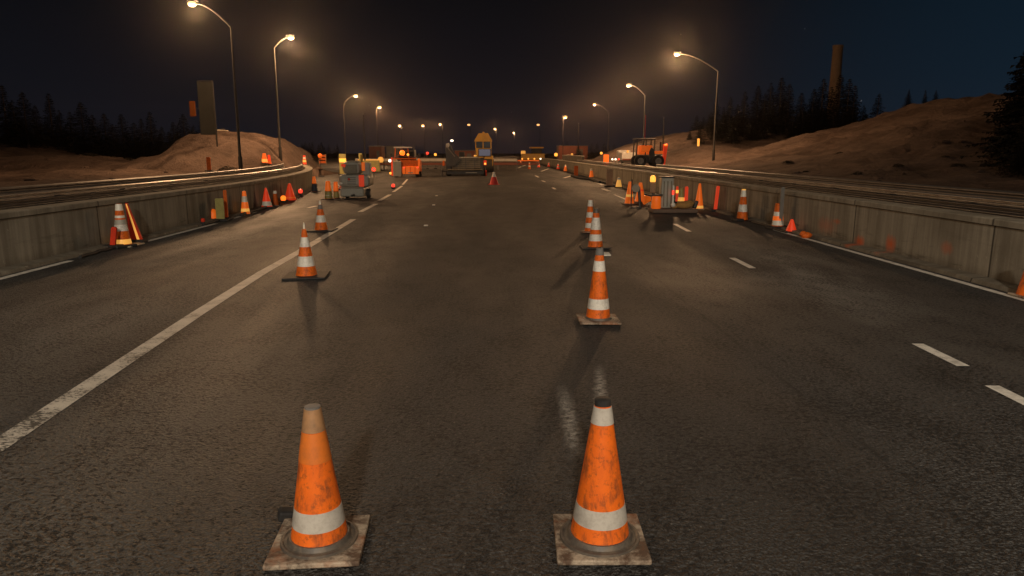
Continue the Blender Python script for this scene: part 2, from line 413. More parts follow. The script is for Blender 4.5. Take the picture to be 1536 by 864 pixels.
def ground_z(x, y):
    wl = wall_l(y)
    if x > wl-.2 and x < WR+.2: return -.05
    n = noise.fractal(Vector((x*.16, y*.16, 0)), 1.0, 2.0, 4)
    n2 = noise.fractal(Vector((x*.7, y*.7, 3.1)), 1.0, 2.0, 3)
    gx = noise.noise(Vector((x*.55+y*.12, y*.16, 9.0))); gul = (1-abs(gx)*2.2)     # erosion gullies
    if x <= wl-.2:
        d = wl-.2-x; base = .62*(1-sm(54, 66, y)) - .05*sm(54, 66, y)
        k = sm(2.5, 9, d)
        hl = mound(x, y, -19.7, 59, 5.5, 14, 2.75, .60) + mound(x, y, -25.0, 60, 6, 12, .5, .8)
        hl = max(hl, mound(x, y, -22.5, 52, 4.0, 7, 1.15, .9))
        hl = max(hl, mound(x, y, -58, 74, 24, 24, 3.1, 1.0), mound(x, y, -36, 66, 14, 16, 1.3, 1.0))
        hl = max(hl, .65*sm(60, 120, y)*sm(8, 25, d))
        rg = sm(1.2, 4, d)
        return base + hl*sm(1.0, 3.5, d)*(1+.10*n2) + rg*(.13*n2) + k*(.30*n) - .16*gul*sm(.5,1.6,hl)
    d = x-WR-.2; base = .62*(1-sm(120, 170, y))-.05*sm(120, 170, y)
    hl = right_hill(x, y)
    hl = max(hl, mound(x, y, 33, 98, 20, 24, 4.4, .8), mound(x, y, 21.5, 74, 6.5, 12, 1.9, .9))
    rg = sm(3, 7, d)
    return base + hl + rg*.13*n2*(1+.5*min(hl,2)) + sm(5, 14, d)*.25*n - .16*gul*sm(.5,1.6,hl)
def geo(start, end, step, k):
    out = []; x = start
    while x < end: out.append(x); x += step; step *= k
    out.append(end); return out
ys = [-40,-25,-12,-6,-2]+[i*.75 for i in range(0, 150)]+geo(112.5, 900, 1.5, 1.16)
us = [0,.19,.21,.5]+geo(.9, 62, .55, 1.008)[0:]+geo(63, 900, 3, 1.35)
def build_ground():
    bm = bmesh.new(); rows = []
    for y in ys:
        wl = wall_l(y)
        xs = [wl-u for u in reversed(us)]+[-2, 2]+[WR+u for u in us]
        rows.append([bm.verts.new((x, y, ground_z(x, y))) for x in xs])
    for i in range(len(rows)-1):
        for k in range(len(rows[0])-1):
            bm.faces.new((rows[i][k], rows[i][k+1], rows[i+1][k+1], rows[i+1][k]))
    m = MB(); m.b.free(); m.b = bm
    return struct(m.build('ground', 'sand', smooth='all'))
build_ground()
# road sheet
def build_road():
    bm = bmesh.new(); rows = []
    for y in [-40,-20,0]+[i*2 for i in range(2, 40)]+[80,90,100,120,150,200,300,500,800]:
        yy = min(y, 130); left = wall_l(yy)
        xs = [left, -4, 0, 4, WR]
        rows.append([bm.verts.new((x, y, 0)) for x in xs])
    for i in range(len(rows)-1):
        for k in range(4): bm.faces.new((rows[i][k], rows[i][k+1], rows[i+1][k+1], rows[i+1][k]))
    m = MB(); m.b.free(); m.b = bm
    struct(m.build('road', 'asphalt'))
build_road()
# upper service road behind the right wall
sb = MB(); sb.sweep([(11.2, y) for y in range(46, 121, 6)], [(2.6,.66),(-2.6,.66)]); struct(sb.build('service_road', 'asphalt'))

def strip(name, pts, w, z=.004):
    m = MB(); rows = []
    for i, p in enumerate(pts):
        a = pts[max(i-1,0)]; b = pts[min(i+1,len(pts)-1)]
        d = Vector((b[0]-a[0], b[1]-a[1])).normalized(); n = Vector((-d.y, d.x))*(w/2)
        rows.append((m.b.verts.new((p[0]+n.x, p[1]+n.y, z)), m.b.verts.new((p[0]-n.x, p[1]-n.y, z))))
    for i in range(len(rows)-1): m.b.faces.new((rows[i][0], rows[i][1], rows[i+1][1], rows[i+1][0]))
    return m
def line(pxs, w):
    pts = [G(*q) for q in pxs]
    out = []
    for i in range(len(pts)-1):
        for k in range(4):
            t = k/4; out.append(pts[i].lerp(pts[i+1], t))
    out.append(pts[-1]); return [(p.x, p.y) for p in out]
p0 = G(0,667)
sol = [(p0.x+.28, -1.5), (p0.x+.05, 3.4)]+line([(0,667),(100,600),(300,468),(395,408),(450,377),(530,329)], .18)
struct(strip('road_line', sol, .17).build('road_line', 'paint'))
mk = MB()
def dash(mb, x0, y0, x1, y1, w):
    q = strip('d', [(x0,y0),(x1,y1)], w); me = bpy.data.meshes.new('t'); q.b.to_mesh(me); q.b.free(); mb.b.from_mesh(me); bpy.data.meshes.remove(me)
def pdash(a, b, w): A, B = G(*a), G(*b); dash(mk, A.x, A.y, B.x, B.y, w)
pdash((540,318),(564,306), .17); pdash((569,301),(585,292), .17); pdash((590,288),(603,279), .15); pdash((604,277),(611,269), .13)
# right lane dashes
for a, b in (((1510,592),(1500,586)),): pass
for a, b in (((1445,549.5),(1376,516)),((1552,611),(1488,579)),((1129,402.5),(1098,387)),((1034,347.5),(1012,336)),((946,302),(921,292))): pdash(a, b, .115)
for a, b in (((905,278),(893,273)),((846,267),(860,263)),((812,257),(823,253)),((777,252),(790,247)),((914,287),(904,283))): pdash(a, b, .22)
for a, b in (((833,284),(829,281.5)),((818,273),(813,271)),((808,266),(803,263.5)),((462,312),(474,309))): pdash(a, b, .14)
struct(mk.build('lane_marking', 'paint_fresh'))
el = MB()
for seg in (((-7.36,4),(-7.40,12.3)),((-7.40,14.9),(-7.42,18.8)),((-7.48,19.6),(-7.62,22.5))):
    dash(el, seg[0][0], seg[0][1], seg[1][0], seg[1][1], .13)
struct(el.build('edge_line', 'paint_fresh'))
er = MB(); dash(er, 6.68, 2, 6.68, 17.2, .12); dash(er, 6.70, 30, 6.7, 52, .12); struct(er.build('edge_line', 'paint_fresh'))
# low gutter kerb at the foot of each wall
pathL = [(wall_l(y), y) for y in [-6,0,4,8,12,16]+[18+i for i in range(36)]]
pathR = [(WR, y) for y in [-6,0,6,12,18,24,30,40,50,70,90,120,150]]
kb = MB(); kb.sweep([(x+.14, y) for x, y in pathL], [(.14,.0),(.14,.07),(-.10,.055),(-.12,.0)], True); struct(kb.build('kerb', 'concrete'))
kb = MB(); kb.sweep([(x-.14, y) for x, y in pathR], [(-.14,.0),(-.14,.07),(.10,.055),(.12,.0)], True); struct(kb.build('kerb', 'concrete'))

# ------------------------------------------------------------------ walls and guardrails
wt = thing('concrete_wall', 'streaked concrete wall along the left road edge, curving away at its far end', 'wall', (wall_l(0), 0, 0))
m = MB(); m.sweep([(x-wt.location.x, y) for x, y in pathL], [(.36,-.05),(.36,.82),(.02,.82),(0,.80),(-.004,-.05)], True); m.build('wall', 'concrete', wt)
m = MB(); m.sweep([(x-wt.location.x, y) for x, y in pathL], [(.39,.82),(.39,.90),(.37,.915),(-.02,.915),(-.035,.90),(-.035,.822)], True); m.build('coping', 'concrete', wt)
wt = thing('concrete_wall', 'long straight concrete barrier wall along the right edge of the road with orange smudges', 'wall', (WR, 0, 0))
m = MB(); m.sweep([(x-WR, y) for x, y in pathR], [(-.36,-.05),(-.36,.82),(-.02,.82),(0,.80),(.004,-.05)], True); m.build('wall', 'concrete', wt)
m = MB(); m.sweep([(x-WR, y) for x, y in pathR], [(-.39,.82),(-.39,.90),(-.37,.915),(.02,.915),(.035,.90),(.035,.822)], True); m.build('coping', 'concrete', wt)

def wbeam(z, h=.15, d=.05):   # W-beam section (offset, z), closed thin loop
    a = [(0,z-h),(-d,z-h*.72),(-d,z-h*.45),(0,z-h*.12),(0,z+h*.12),(-d,z+h*.45),(-d,z+h*.72),(0,z+h)]
    return a+[(o+.012, zz) for o, zz in reversed(a)]
def guardrail(label, path, off, zs, side, post_step, z_top, mats=('galv','rail_dark')):
    pts = [(x+off, y) for x, y in path]
    o = thing('guardrail', label, 'guardrail', (pts[0][0], pts[0][1], .6))
    ox, oy, oz = o.location
    for i, (z, h) in enumerate(zs):
        m = MB(); pr = [(q*side, zz-oz) for q, zz in wbeam(z, h)]
        m.sweep([(x-ox, y-oy) for x, y in pts], pr, True); m.build('beam', mats[i%2], o)
    # posts
    L = 0; nxt = .8
    for i in range(len(pts)-1):
        a, b = Vector(pts[i]), Vector(pts[i+1]); sl = (b-a).length
        while nxt <= L+sl:
            p = a.lerp(b, (nxt-L)/sl); m = MB()
            m.box((p.x-ox-side*.09, p.y-oy, (z_top+.35)/2-oz), (.08,.14,z_top-.35), bevel=.008)
            m.box((p.x-ox-side*.03, p.y-oy, z_top-.09-oz), (.05,.12,.06), bevel=.008)
            m.build('post', 'rail_dark', o); nxt += post_step
        L += sl
    return o
gl = [(x, y) for x, y in pathL if y <= 46]
guardrail('low double steel guardrail running just behind the left concrete wall', gl, -.62, ((1.09,.045),(.985,.045),(.90,.03)), 1, 2.4, 1.10)
guardrail('second steel guardrail further back from the left wall, beside the sandy verge', gl, -1.75, ((1.10,.085),(.90,.06)), 1, 3.2, 1.12, ('rail_dark','galv'))
gr = [(x, y) for x, y in pathR if y <= 70]
guardrail('low double steel guardrail running just behind the right concrete wall', gr, .62, ((1.09,.045),(.985,.045),(.90,.03)), -1, 2.4, 1.10)
guardrail('second steel guardrail further back from the right wall, below the sandy hill', [(x,y) for x,y in gr if y<=40], 1.75, ((1.10,.085),(.90,.06)), -1, 3.2, 1.12, ('rail_dark','galv'))

# ------------------------------------------------------------------ traffic cones
def cone(label, loc, h=.72, rb=.13, rt=.034, bands=((.14,.27,'white'),), body='orange', plate=.43, plate_mat='plate', ring=True,
         rz=0., cap=None, handle=None, group='traffic cones', detail=True, feet=False, tilt=None, pz=.03):
    loc = clampx(loc)
    o = thing('traffic_cone', label, 'traffic cone', loc, rz, group)
    n = 36 if detail else 16
    if tilt: o.rotation_euler = (tilt[0], tilt[1], rz)
    z0 = pz
    R = lambda t: rb+(rt-rb)*t
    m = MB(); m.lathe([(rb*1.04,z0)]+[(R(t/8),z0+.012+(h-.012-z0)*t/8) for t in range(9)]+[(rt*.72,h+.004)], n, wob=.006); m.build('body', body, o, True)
    for (t0, t1, mt) in bands:
        a, b = z0+(h-z0)*t0, z0+(h-z0)*t1
        q = MB(); q.lathe([(R(t0)*.98,a),(R(t0)+.0025,a+.001),(R((t0+t1)/2)+.003,(a+b)/2),(R(t1)+.0025,b-.001),(R(t1)*.98,b)], n, wob=.006, cap=False)
        q.build('reflective_band' if 'white' in mt or mt == 'bright' else 'sleeve', mt, o, True)
    if plate:
        q = MB(); q.box((0,0,z0/2+.002), (plate,plate,z0-.004), bevel=.007 if detail else 0)
        if detail:
            for v in q.b.verts:   # worn, slightly curled plate corners
                k = (abs(v.co.x)*abs(v.co.y))/(plate*plate/4); v.co.z += .008*k*math.sin(v.co.x*17+loc[0]*5)+.006*k
        q.build('base_plate', plate_mat, o)
    if ring:
        q = MB(); rb_ = rb; q.lathe([(rb*1.36,z0-.002),(rb*1.34,z0+.012),(rb*1.27,z0+.013),(rb*1.22,z0+.007),(rb*1.12,z0+.010),(rb*1.05,z0+.03),(rb*.98,z0+.03)], n, cap=False); q.build('collar', 'ring', o, True)
    if feet:
        q = MB()
        for sx in (-1, 1): q.box((sx*.20, sx*.03, .035), (.22,.30,.07), (0,0,.25*sx), bevel=.02)
        q.build('ballast_foot', 'rubber', o)
    if cap:
        q = MB(); q.lathe([(rt*1.02,h-.03),(rt*1.02,h+cap[1]*.85),(rt*.85,h+cap[1])], n); q.build('cap', cap[0], o, True)
    if handle:
        q = MB(); q.lathe([(rt*.55,h-.01),(rt*.45,h+handle[1]*.6),(rt*.2,h+handle[1])], 14); q.build('top_tip', handle[0], o, True)
    return o
W = 'white'
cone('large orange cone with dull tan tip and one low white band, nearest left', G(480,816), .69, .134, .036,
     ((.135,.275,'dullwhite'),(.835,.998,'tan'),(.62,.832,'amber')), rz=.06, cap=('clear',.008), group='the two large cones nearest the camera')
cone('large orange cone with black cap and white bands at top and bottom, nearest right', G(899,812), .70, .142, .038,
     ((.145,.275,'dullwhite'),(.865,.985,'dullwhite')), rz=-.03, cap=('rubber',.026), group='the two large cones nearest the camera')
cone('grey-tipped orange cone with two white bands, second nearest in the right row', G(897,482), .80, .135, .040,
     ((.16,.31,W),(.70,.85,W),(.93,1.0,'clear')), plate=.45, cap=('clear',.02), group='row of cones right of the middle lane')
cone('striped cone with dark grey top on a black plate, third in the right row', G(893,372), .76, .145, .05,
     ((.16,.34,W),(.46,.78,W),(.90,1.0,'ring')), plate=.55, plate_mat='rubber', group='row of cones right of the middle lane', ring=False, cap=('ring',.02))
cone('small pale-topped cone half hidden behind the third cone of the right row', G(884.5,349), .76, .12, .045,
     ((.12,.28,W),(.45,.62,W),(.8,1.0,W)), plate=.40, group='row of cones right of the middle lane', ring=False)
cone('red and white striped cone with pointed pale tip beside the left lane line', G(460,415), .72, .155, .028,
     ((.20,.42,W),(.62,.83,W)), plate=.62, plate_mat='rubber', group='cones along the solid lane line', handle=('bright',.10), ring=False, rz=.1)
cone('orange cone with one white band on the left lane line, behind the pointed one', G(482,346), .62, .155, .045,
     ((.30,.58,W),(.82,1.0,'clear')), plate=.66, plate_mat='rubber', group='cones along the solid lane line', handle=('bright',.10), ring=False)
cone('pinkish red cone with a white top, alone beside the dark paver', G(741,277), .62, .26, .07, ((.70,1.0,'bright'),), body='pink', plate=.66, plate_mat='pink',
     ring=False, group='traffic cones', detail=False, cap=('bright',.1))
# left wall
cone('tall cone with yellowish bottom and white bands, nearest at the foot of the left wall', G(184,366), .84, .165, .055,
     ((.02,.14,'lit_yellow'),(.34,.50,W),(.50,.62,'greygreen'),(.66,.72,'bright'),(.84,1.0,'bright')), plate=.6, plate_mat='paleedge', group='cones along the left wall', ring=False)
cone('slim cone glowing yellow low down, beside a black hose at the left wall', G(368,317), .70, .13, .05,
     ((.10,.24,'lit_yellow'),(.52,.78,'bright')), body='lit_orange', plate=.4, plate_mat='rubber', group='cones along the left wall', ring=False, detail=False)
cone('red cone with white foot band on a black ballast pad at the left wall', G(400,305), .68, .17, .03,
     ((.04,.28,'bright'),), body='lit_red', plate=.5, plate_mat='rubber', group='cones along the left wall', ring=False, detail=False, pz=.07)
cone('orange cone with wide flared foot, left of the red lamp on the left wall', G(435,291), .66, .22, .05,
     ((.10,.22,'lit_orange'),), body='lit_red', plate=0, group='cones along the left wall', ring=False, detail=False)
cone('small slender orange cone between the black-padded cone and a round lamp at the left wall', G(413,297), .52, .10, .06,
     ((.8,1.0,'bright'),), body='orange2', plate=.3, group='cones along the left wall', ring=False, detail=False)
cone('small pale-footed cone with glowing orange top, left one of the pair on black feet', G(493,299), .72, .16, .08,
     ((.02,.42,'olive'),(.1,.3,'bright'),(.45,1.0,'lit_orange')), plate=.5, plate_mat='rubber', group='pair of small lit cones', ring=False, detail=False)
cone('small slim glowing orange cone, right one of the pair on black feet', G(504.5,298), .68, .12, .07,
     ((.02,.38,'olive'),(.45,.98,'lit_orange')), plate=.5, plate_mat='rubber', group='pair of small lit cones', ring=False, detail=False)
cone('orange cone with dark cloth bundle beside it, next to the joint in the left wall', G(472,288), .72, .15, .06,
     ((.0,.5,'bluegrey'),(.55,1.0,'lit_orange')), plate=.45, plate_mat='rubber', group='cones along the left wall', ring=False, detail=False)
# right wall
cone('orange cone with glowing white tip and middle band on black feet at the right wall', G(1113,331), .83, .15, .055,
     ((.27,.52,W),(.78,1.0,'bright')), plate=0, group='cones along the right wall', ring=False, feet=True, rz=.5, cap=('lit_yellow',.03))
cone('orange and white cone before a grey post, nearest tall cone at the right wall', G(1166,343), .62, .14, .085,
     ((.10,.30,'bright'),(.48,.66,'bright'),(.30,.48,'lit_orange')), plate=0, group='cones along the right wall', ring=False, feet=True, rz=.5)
cone('small ragged bright orange cone at the right wall behind the taped-up sandbag', G(1187,344), .30, .12, .03, (), body='lit_red', plate=0, group='cones along the right wall', ring=False, detail=False)
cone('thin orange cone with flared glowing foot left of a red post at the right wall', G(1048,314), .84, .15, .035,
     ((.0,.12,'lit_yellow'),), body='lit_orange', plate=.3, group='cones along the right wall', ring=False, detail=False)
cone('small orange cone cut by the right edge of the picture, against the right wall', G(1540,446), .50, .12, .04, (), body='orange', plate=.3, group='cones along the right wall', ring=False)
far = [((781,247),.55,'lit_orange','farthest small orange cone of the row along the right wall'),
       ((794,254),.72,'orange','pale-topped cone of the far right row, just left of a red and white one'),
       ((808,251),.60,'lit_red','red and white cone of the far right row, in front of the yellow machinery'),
       ((823,250),.50,'lit_red','squat bright red cone of the far right row'),
       ((837,254),.58,'lit_red','narrow bright red cone of the far right row, beside the squat one'),
       ((848,257),.62,'lit_orange','bright orange cone of the far right row, left of an upright orange board'),
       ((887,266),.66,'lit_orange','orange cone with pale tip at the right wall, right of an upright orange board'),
       ((928,281),.52,'lit_yellow','small bright yellowish cone at the right wall, left of the orange equipment pile')]
for (q, h, b, lab) in far:
    p = G(*q)
    cone(lab, p, h, .17, .06, ((.35,.55,'bright'),(.85,1.0,'bright')) if b in ('orange','lit_red') else ((.75,1.0,'bright'),), body=b, plate=.4, plate_mat='rubber', group='far cones along the right wall', ring=False, detail=False)

# ------------------------------------------------------------------ small roadside equipment
def post(name, label, cat, loc, h, w, mat, d=.05, foot=True, group=None, band=None, lean=0.0):
    o = thing(name, label, cat, clampx(loc), 0, group)
    m = MB(); m.prism([(-w/2,.05),(w/2,.05),(w/2+lean,h-.03),(w/2+lean-.02,h),(-w/2+lean+.02,h),(-w/2+lean,h-.03)], -d/2, d/2); m.build('board', mat, o)
    if band:
        m = MB(); m.prism([(-w/2-.003+lean*.6,h*.6),(w/2+.003+lean*.6,h*.6),(w/2+.003+lean*.78,h*.78),(-w/2-.003+lean*.78,h*.78)], -d/2-.004, d/2+.004); m.build('reflective_band', band, o)
    if foot:
        m = MB(); m.box((0,0,.035), (w+.22,.26,.07), bevel=.02); m.build('foot', 'rubber', o)
    return o
def lamp(name, label, loc, mat, r=.09, stand=.0, group=None, base='rubber'):
    r *= .72
    o = thing(name, label, 'warning lamp', clampx(loc), 0, group)
    m = MB(); m.box((0,0,.05), (r*2.2,r*1.6,.10), bevel=.015)
    if stand: m.tube([(0,0,.08),(0,0,stand)], .018, 8)
    m.build('housing', base, o)
    z = max(.10, stand)+r*.9
    m = MB(); m.lathe([(r*.7,z-r),(r,z-r*.5),(r,z+r*.4),(r*.7,z+r*.85),(r*.2,z+r)], 14); m.build('lens', mat, o, True)
    return o
o = thing('delineator_board', 'leaning thin red board with a bright yellow edge behind the nearest left wall cone', 'delineator', clampx(G(203,357)), 0, 'boards at the left wall')
m = MB(); m.prism([(-.10,.04),(.16,.04),(-.09,.82),(-.13,.82)], -.02, .02); m.build('board', 'red', o)
m = MB(); m.prism([(.045,.05),(.10,.05),(-.095,.80),(-.115,.80)], -.026, -.021); m.build('reflective_edge', 'lit_yellow', o)
m = MB(); m.box((.02,0,.035), (.36,.26,.07), bevel=.02); m.build('foot', 'rubber', o)
post('delineator_board', 'short dark red board left of the nearest left wall cone', 'delineator', G(169,365), .42, .10, 'red', group='boards at the left wall', lean=.06)
o = thing('plastic_barrel', 'small red tub with pale rim between the nearest left wall cone and red board', 'tub', G(193,360))
m = MB(); m.lathe([(.10,0),(.13,.02),(.14,.30),(.145,.34)], 20); m.build('tub_body', 'lit_red', o, True)
m = MB(); m.lathe([(.15,.335),(.152,.36),(.12,.365)], 20); m.build('rim', 'bright', o, True)
lamp('warning_lamp', 'small dark red lamp lying at the start of a black cable by the left wall', G(305,338), 'red', .07)
o = thing('warning_dome', 'small orange dome lamp at the foot of the left wall beside yellowish boards', 'warning lamp', G(320,331))
m = MB(); m.lathe([(.13,0),(.14,.05)], 20); m.build('base', 'rubber', o)
m = MB(); m.lathe([(.125,.05),(.13,.16),(.11,.25),(.06,.31),(.01,.325)], 20); m.build('dome', 'lit_orange', o, True)
post('plastic_board', 'dull yellow translucent-looking board standing against the left wall', 'board', G(331,327), .62, .22, 'olive', group='boards at the left wall')
post('delineator_board', 'tall thin orange post with a dark foot against the left wall', 'delineator', G(340,324), .82, .09, 'orange2', group='boards at the left wall')
lamp('warning_lamp', 'round glowing orange lamp on the kerb of the left wall', G(425,299), 'beacon', .13)
lamp('warning_lamp', 'red glowing lamp with a pointed top at the left wall near its joint', G(451,292), 'redlamp', .12, .16)
def cable(label, pxs, r=.03, name='cable'):
    pts = [clampx(G(*q))+Vector((0,0,r)) for q in pxs]; P = []
    for i in range(len(pts)-1):
        for k in range(3): P.append(pts[i].lerp(pts[i+1], k/3)+Vector((random.uniform(-.03,.03),0,0)))
    P.append(pts[-1]); m = MB(); m.tube(P, r, 8); o = m.build(name, 'rubber', None, True); tag(o, label, 'cable'); return o
cable('black cable lying on the ground along the left wall kerb, near part', [(306,338),(322,334),(340,328),(352,324)], .035)
cable('thick black hose lying along the left wall kerb, farther part', [(362,325),(378,319),(392,315),(405,310)], .05, 'hose')
cable('dark cable running over the white edge line below the nearest left wall cone', [(120,388),(150,379),(172,374),(205,370)], .03)
cable('black cable between the two black-footed cones at the right wall', [(1125,333),(1145,339),(1160,344),(1180,350)], .03)
o = thing('sandbag', 'red taped sandbag slumped on the kerb at the right wall', 'sandbag', G(1209,357), .3)
m = MB(); m.sphere((0,0,.06), .12, (1.1,.8,.6)); m.sphere((.09,.03,.05), .09, (1,.8,.6)); m.sphere((-.06,.03,.10), .07, (1,.8,.8)); m.build('bag', 'orange2', o, 'all')
m = MB(); m.box((-.13,0,.08), (.06,.08,.05), (0,.4,0), bevel=.015); m.build('tied_neck', 'orange2', o)
post('strap_post', 'grey steel post rising behind the nearest tall right wall cone', 'post', G(1170,341), 1.02, .09, 'greybox')
post('delineator_board', 'leaning thin red post with a black foot at the right wall', 'delineator', G(1073,313), .80, .10, 'lit_red', group='boards at the right wall', lean=.05)
post('delineator_board', 'upright flat orange board at the far part of the right wall', 'delineator', G(864,265), .82, .30, 'orange2', group='boards at the right wall')
post('plastic_board', 'tan board leaning flat on the right wall left of the small yellow cone', 'board', G(914,280), .95, .34, 'tan', group='boards at the right wall')
cable('black hose along the right wall kerb below the upright orange board', [(857,265),(872,269),(885,270),(900,275)], .08, 'hose')
o = thing('white_tag', 'small white card lying on the asphalt beside the third right cone', 'card', G(909.5,383), .1)
m = MB(); m.box((0,0,.02), (.13,.17,.03), (.15,0,0), bevel=.006); m.build('card', 'bright', o)
o = MB().box((0,0,.035), (.075,.07,.06), (.1,.2,.4), bevel=.014).build('asphalt_lump', 'rubber'); o.location = G(429,781); tag(o, 'broken black lump of asphalt touching the back corner of the near left cone plate', 'rubble')
for (px, py, lab) in ((639,339,'nearest white road stud on the dark middle lane'),(650.5,308,'white road stud on the dark middle lane, middle one'),(655,294,'farthest white road stud on the dark middle lane')):
    o = thing('road_stud', lab, 'road stud', G(px,py), 0, 'white road studs'); m = MB(); m.box((0,0,.015), (.10,.12,.026), bevel=.008); m.build('stud', 'bright', o)

# right equipment pile
P0 = G(1012,320)
o = thing('rubber_mat', 'long low rounded brown mat carrying the equipment pile at the right wall', 'mat', P0)
m = MB(); m.box((0,.25,.07), (1.40,.75,.13), bevel=.055, seg=4); m.build('mat', 'matbrown', o, True)
s_ = .0206
def onmat(px, dy=.2): return Vector((P0.x+(px-1012)*s_, P0.y+dy, .135))
o = thing('plastic_barrel', 'orange plastic barrel on the left end of the brown mat', 'barrel', onmat(985,.12))
m = MB(); m.lathe([(.13,0),(.15,.03),(.14,.18),(.145,.20),(.13,.36),(.12,.38)], 20); m.build('barrel_body', 'lit_orange', o, True)
m = MB(); m.box((0,0,.42), (.34,.24,.06), bevel=.015); m.build('tray', 'darkmetal', o)
o = thing('warning_lamp', 'tall lamp with a tan board and orange lens above the orange barrel', 'warning lamp', onmat(982,.42))
m = MB(); m.box((0,0,.40), (.05,.05,.8)); m.build('stem', 'darkmetal', o)
m = MB(); m.box((0,-.04,.62), (.16,.03,.30), bevel=.01); m.build('board', 'tan', o)
m = MB(); m.lathe([(.075,.80),(.09,.84),(.085,.94),(.05,1.0),(.01,1.01)], 16); m.build('lens', 'amberlamp', o, True)
o = thing('waste_bin', 'tall grey-green bin standing in the middle of the brown mat', 'bin', onmat(1002,.35))
m = MB(); m.box((0,0,.47), (.38,.36,.92), bevel=.03); m.build('bin_body', 'greygreen', o)
m = MB(); m.box((0,0,.95), (.41,.39,.05), bevel=.02); m.build('lid', 'darkmetal', o)
for dx in (-.14,.0,.14):
    m = MB(); m.box((dx*.8,-.186,.45), (.035,.02,.78), bevel=.006); m.build('rib', 'brownpanel', o)
post('white_post', 'thin white post with small red lamps right of the grey-green bin', 'post', onmat(1009,.05), .72, .05, 'bright', foot=False, band='redlamp')
o = thing('sack', 'slumped orange-yellow woven sack lying on the right half of the brown mat', 'sack', onmat(1027,.1))
m = MB(); m.sphere((0,0,.11), .19, (1.45,.9,.62)); m.sphere((.12,.02,.16), .13, (1.5,.8,.7)); m.sphere((-.30,0,.07), .10, (1.2,.9,.7)); m.build('sack_body', 'sack', o, 'all')
m = MB(); m.sphere((-.36,-.06,.12), .075, (1,1,1)); m.build('tied_end', 'bright', o, 'all')
m = MB(); m.box((.34,-.04,.13), (.10,.16,.24), (0,.3,0), bevel=.03); m.build('strap_buckle', 'darkmetal', o)
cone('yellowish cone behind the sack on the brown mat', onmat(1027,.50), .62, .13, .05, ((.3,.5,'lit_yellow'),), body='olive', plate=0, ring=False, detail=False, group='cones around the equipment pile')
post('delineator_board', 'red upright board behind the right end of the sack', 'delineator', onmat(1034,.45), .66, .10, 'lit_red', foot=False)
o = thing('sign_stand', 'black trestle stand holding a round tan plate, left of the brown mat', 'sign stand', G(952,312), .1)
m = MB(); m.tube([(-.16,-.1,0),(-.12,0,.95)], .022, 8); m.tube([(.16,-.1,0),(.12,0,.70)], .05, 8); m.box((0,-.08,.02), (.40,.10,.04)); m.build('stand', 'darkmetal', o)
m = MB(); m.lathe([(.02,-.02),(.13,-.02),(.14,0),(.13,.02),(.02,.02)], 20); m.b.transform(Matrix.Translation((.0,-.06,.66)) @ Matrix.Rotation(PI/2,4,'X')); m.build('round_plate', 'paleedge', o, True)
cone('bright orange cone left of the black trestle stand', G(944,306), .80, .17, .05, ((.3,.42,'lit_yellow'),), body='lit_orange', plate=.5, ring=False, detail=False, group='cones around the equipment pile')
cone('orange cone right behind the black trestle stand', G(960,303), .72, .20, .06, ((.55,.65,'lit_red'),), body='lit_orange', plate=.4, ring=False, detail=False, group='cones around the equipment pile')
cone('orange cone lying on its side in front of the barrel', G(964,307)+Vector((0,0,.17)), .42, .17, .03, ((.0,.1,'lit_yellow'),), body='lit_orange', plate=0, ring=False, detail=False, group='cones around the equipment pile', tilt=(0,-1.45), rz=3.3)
post('delineator_board', 'slim amber and red marker behind the white post of the equipment pile', 'delineator', G(1015,305), .62, .08, 'lit_red', band='amberlamp')

# ------------------------------------------------------------------ machines
def box_part(parent, name, mat, c, d, bevel=.02, rot=None):
    m = MB(); m.box(c, d, rot, bevel=bevel); return m.build(name, mat, parent)
def wheel(parent, c, r, w, rim_mat='rim'):
    m = MB(); m.wheel_x(c, r, w); t = m.build('wheel', 'tyre', parent, True)
    q = MB(); sx = -1
    q.wheel_x((c[0],c[1],c[2]), r*.56, w*1.06, 18); q.build('rim', rim_mat, t, True)
    return t
# asphalt paver seen from behind
pv = thing('paver', 'dark brown road paver with slanted steel arm and small screen, in the middle lane', 'paver', G(697,264))
box_part(pv, 'tail_panel', 'brownpanel', (.12,.3,.98), (2.25,.5,.78), .03)
box_part(pv, 'side_frame', 'darkmetal', (-1.22,1.2,.80), (.42,2.4,1.2), .05)
box_part(pv, 'side_frame', 'darkmetal', (1.36,1.2,.78), (.30,2.4,1.25), .05)
box_part(pv, 'hopper', 'darkmetal', (.1,2.4,.95), (2.6,2.2,.8), .06)
box_part(pv, 'screed', 'darkmetal', (.05,-.15,.27), (2.9,.55,.32), .04)
box_part(pv, 'walkway', 'brownpanel', (.05,-.28,.50), (2.7,.55,.06), .015)
box_part(pv, 'top_rail', 'paleedge', (.20,.02,1.43), (1.95,.09,.09), .02)
box_part(pv, 'lower_rail', 'paleedge', (.55,-.45,.27), (.9,.05,.05), .01)
m = MB(); m.prism([(-1.45,.75),(-.80,.75),(-.35,1.30),(-.48,1.50),(-.80,1.80),(-1.08,2.36),(-1.22,2.52),(-1.40,2.46),(-1.50,2.15),(-1.44,1.5)], -.12, .22); m.build('steel_arm', 'darkmetal', pv)
m = MB(); m.prism([(-1.41,2.20),(-1.20,2.20),(-1.12,2.40),(-1.22,2.535),(-1.41,2.475)], -.135, .235); m.build('arm_tip', 'paleedge', pv)
m = MB(); m.tube([(-1.38,-.10,2.36),(-1.15,-.10,2.0),(-.72,-.10,1.50)], .05, 8); m.build('hydraulic_ram', 'galv', pv, True)
m = MB(); m.tube([(-1.0,.3,1.4),(-.98,.3,2.66)], .022, 8); m.build('lamp_mast', 'darkmetal', pv)
m = MB(); m.sphere((-.98,.26,2.72), .10, (1.3,1,.8)); m.build('work_lamp', 'whitelamp', pv, 'all')
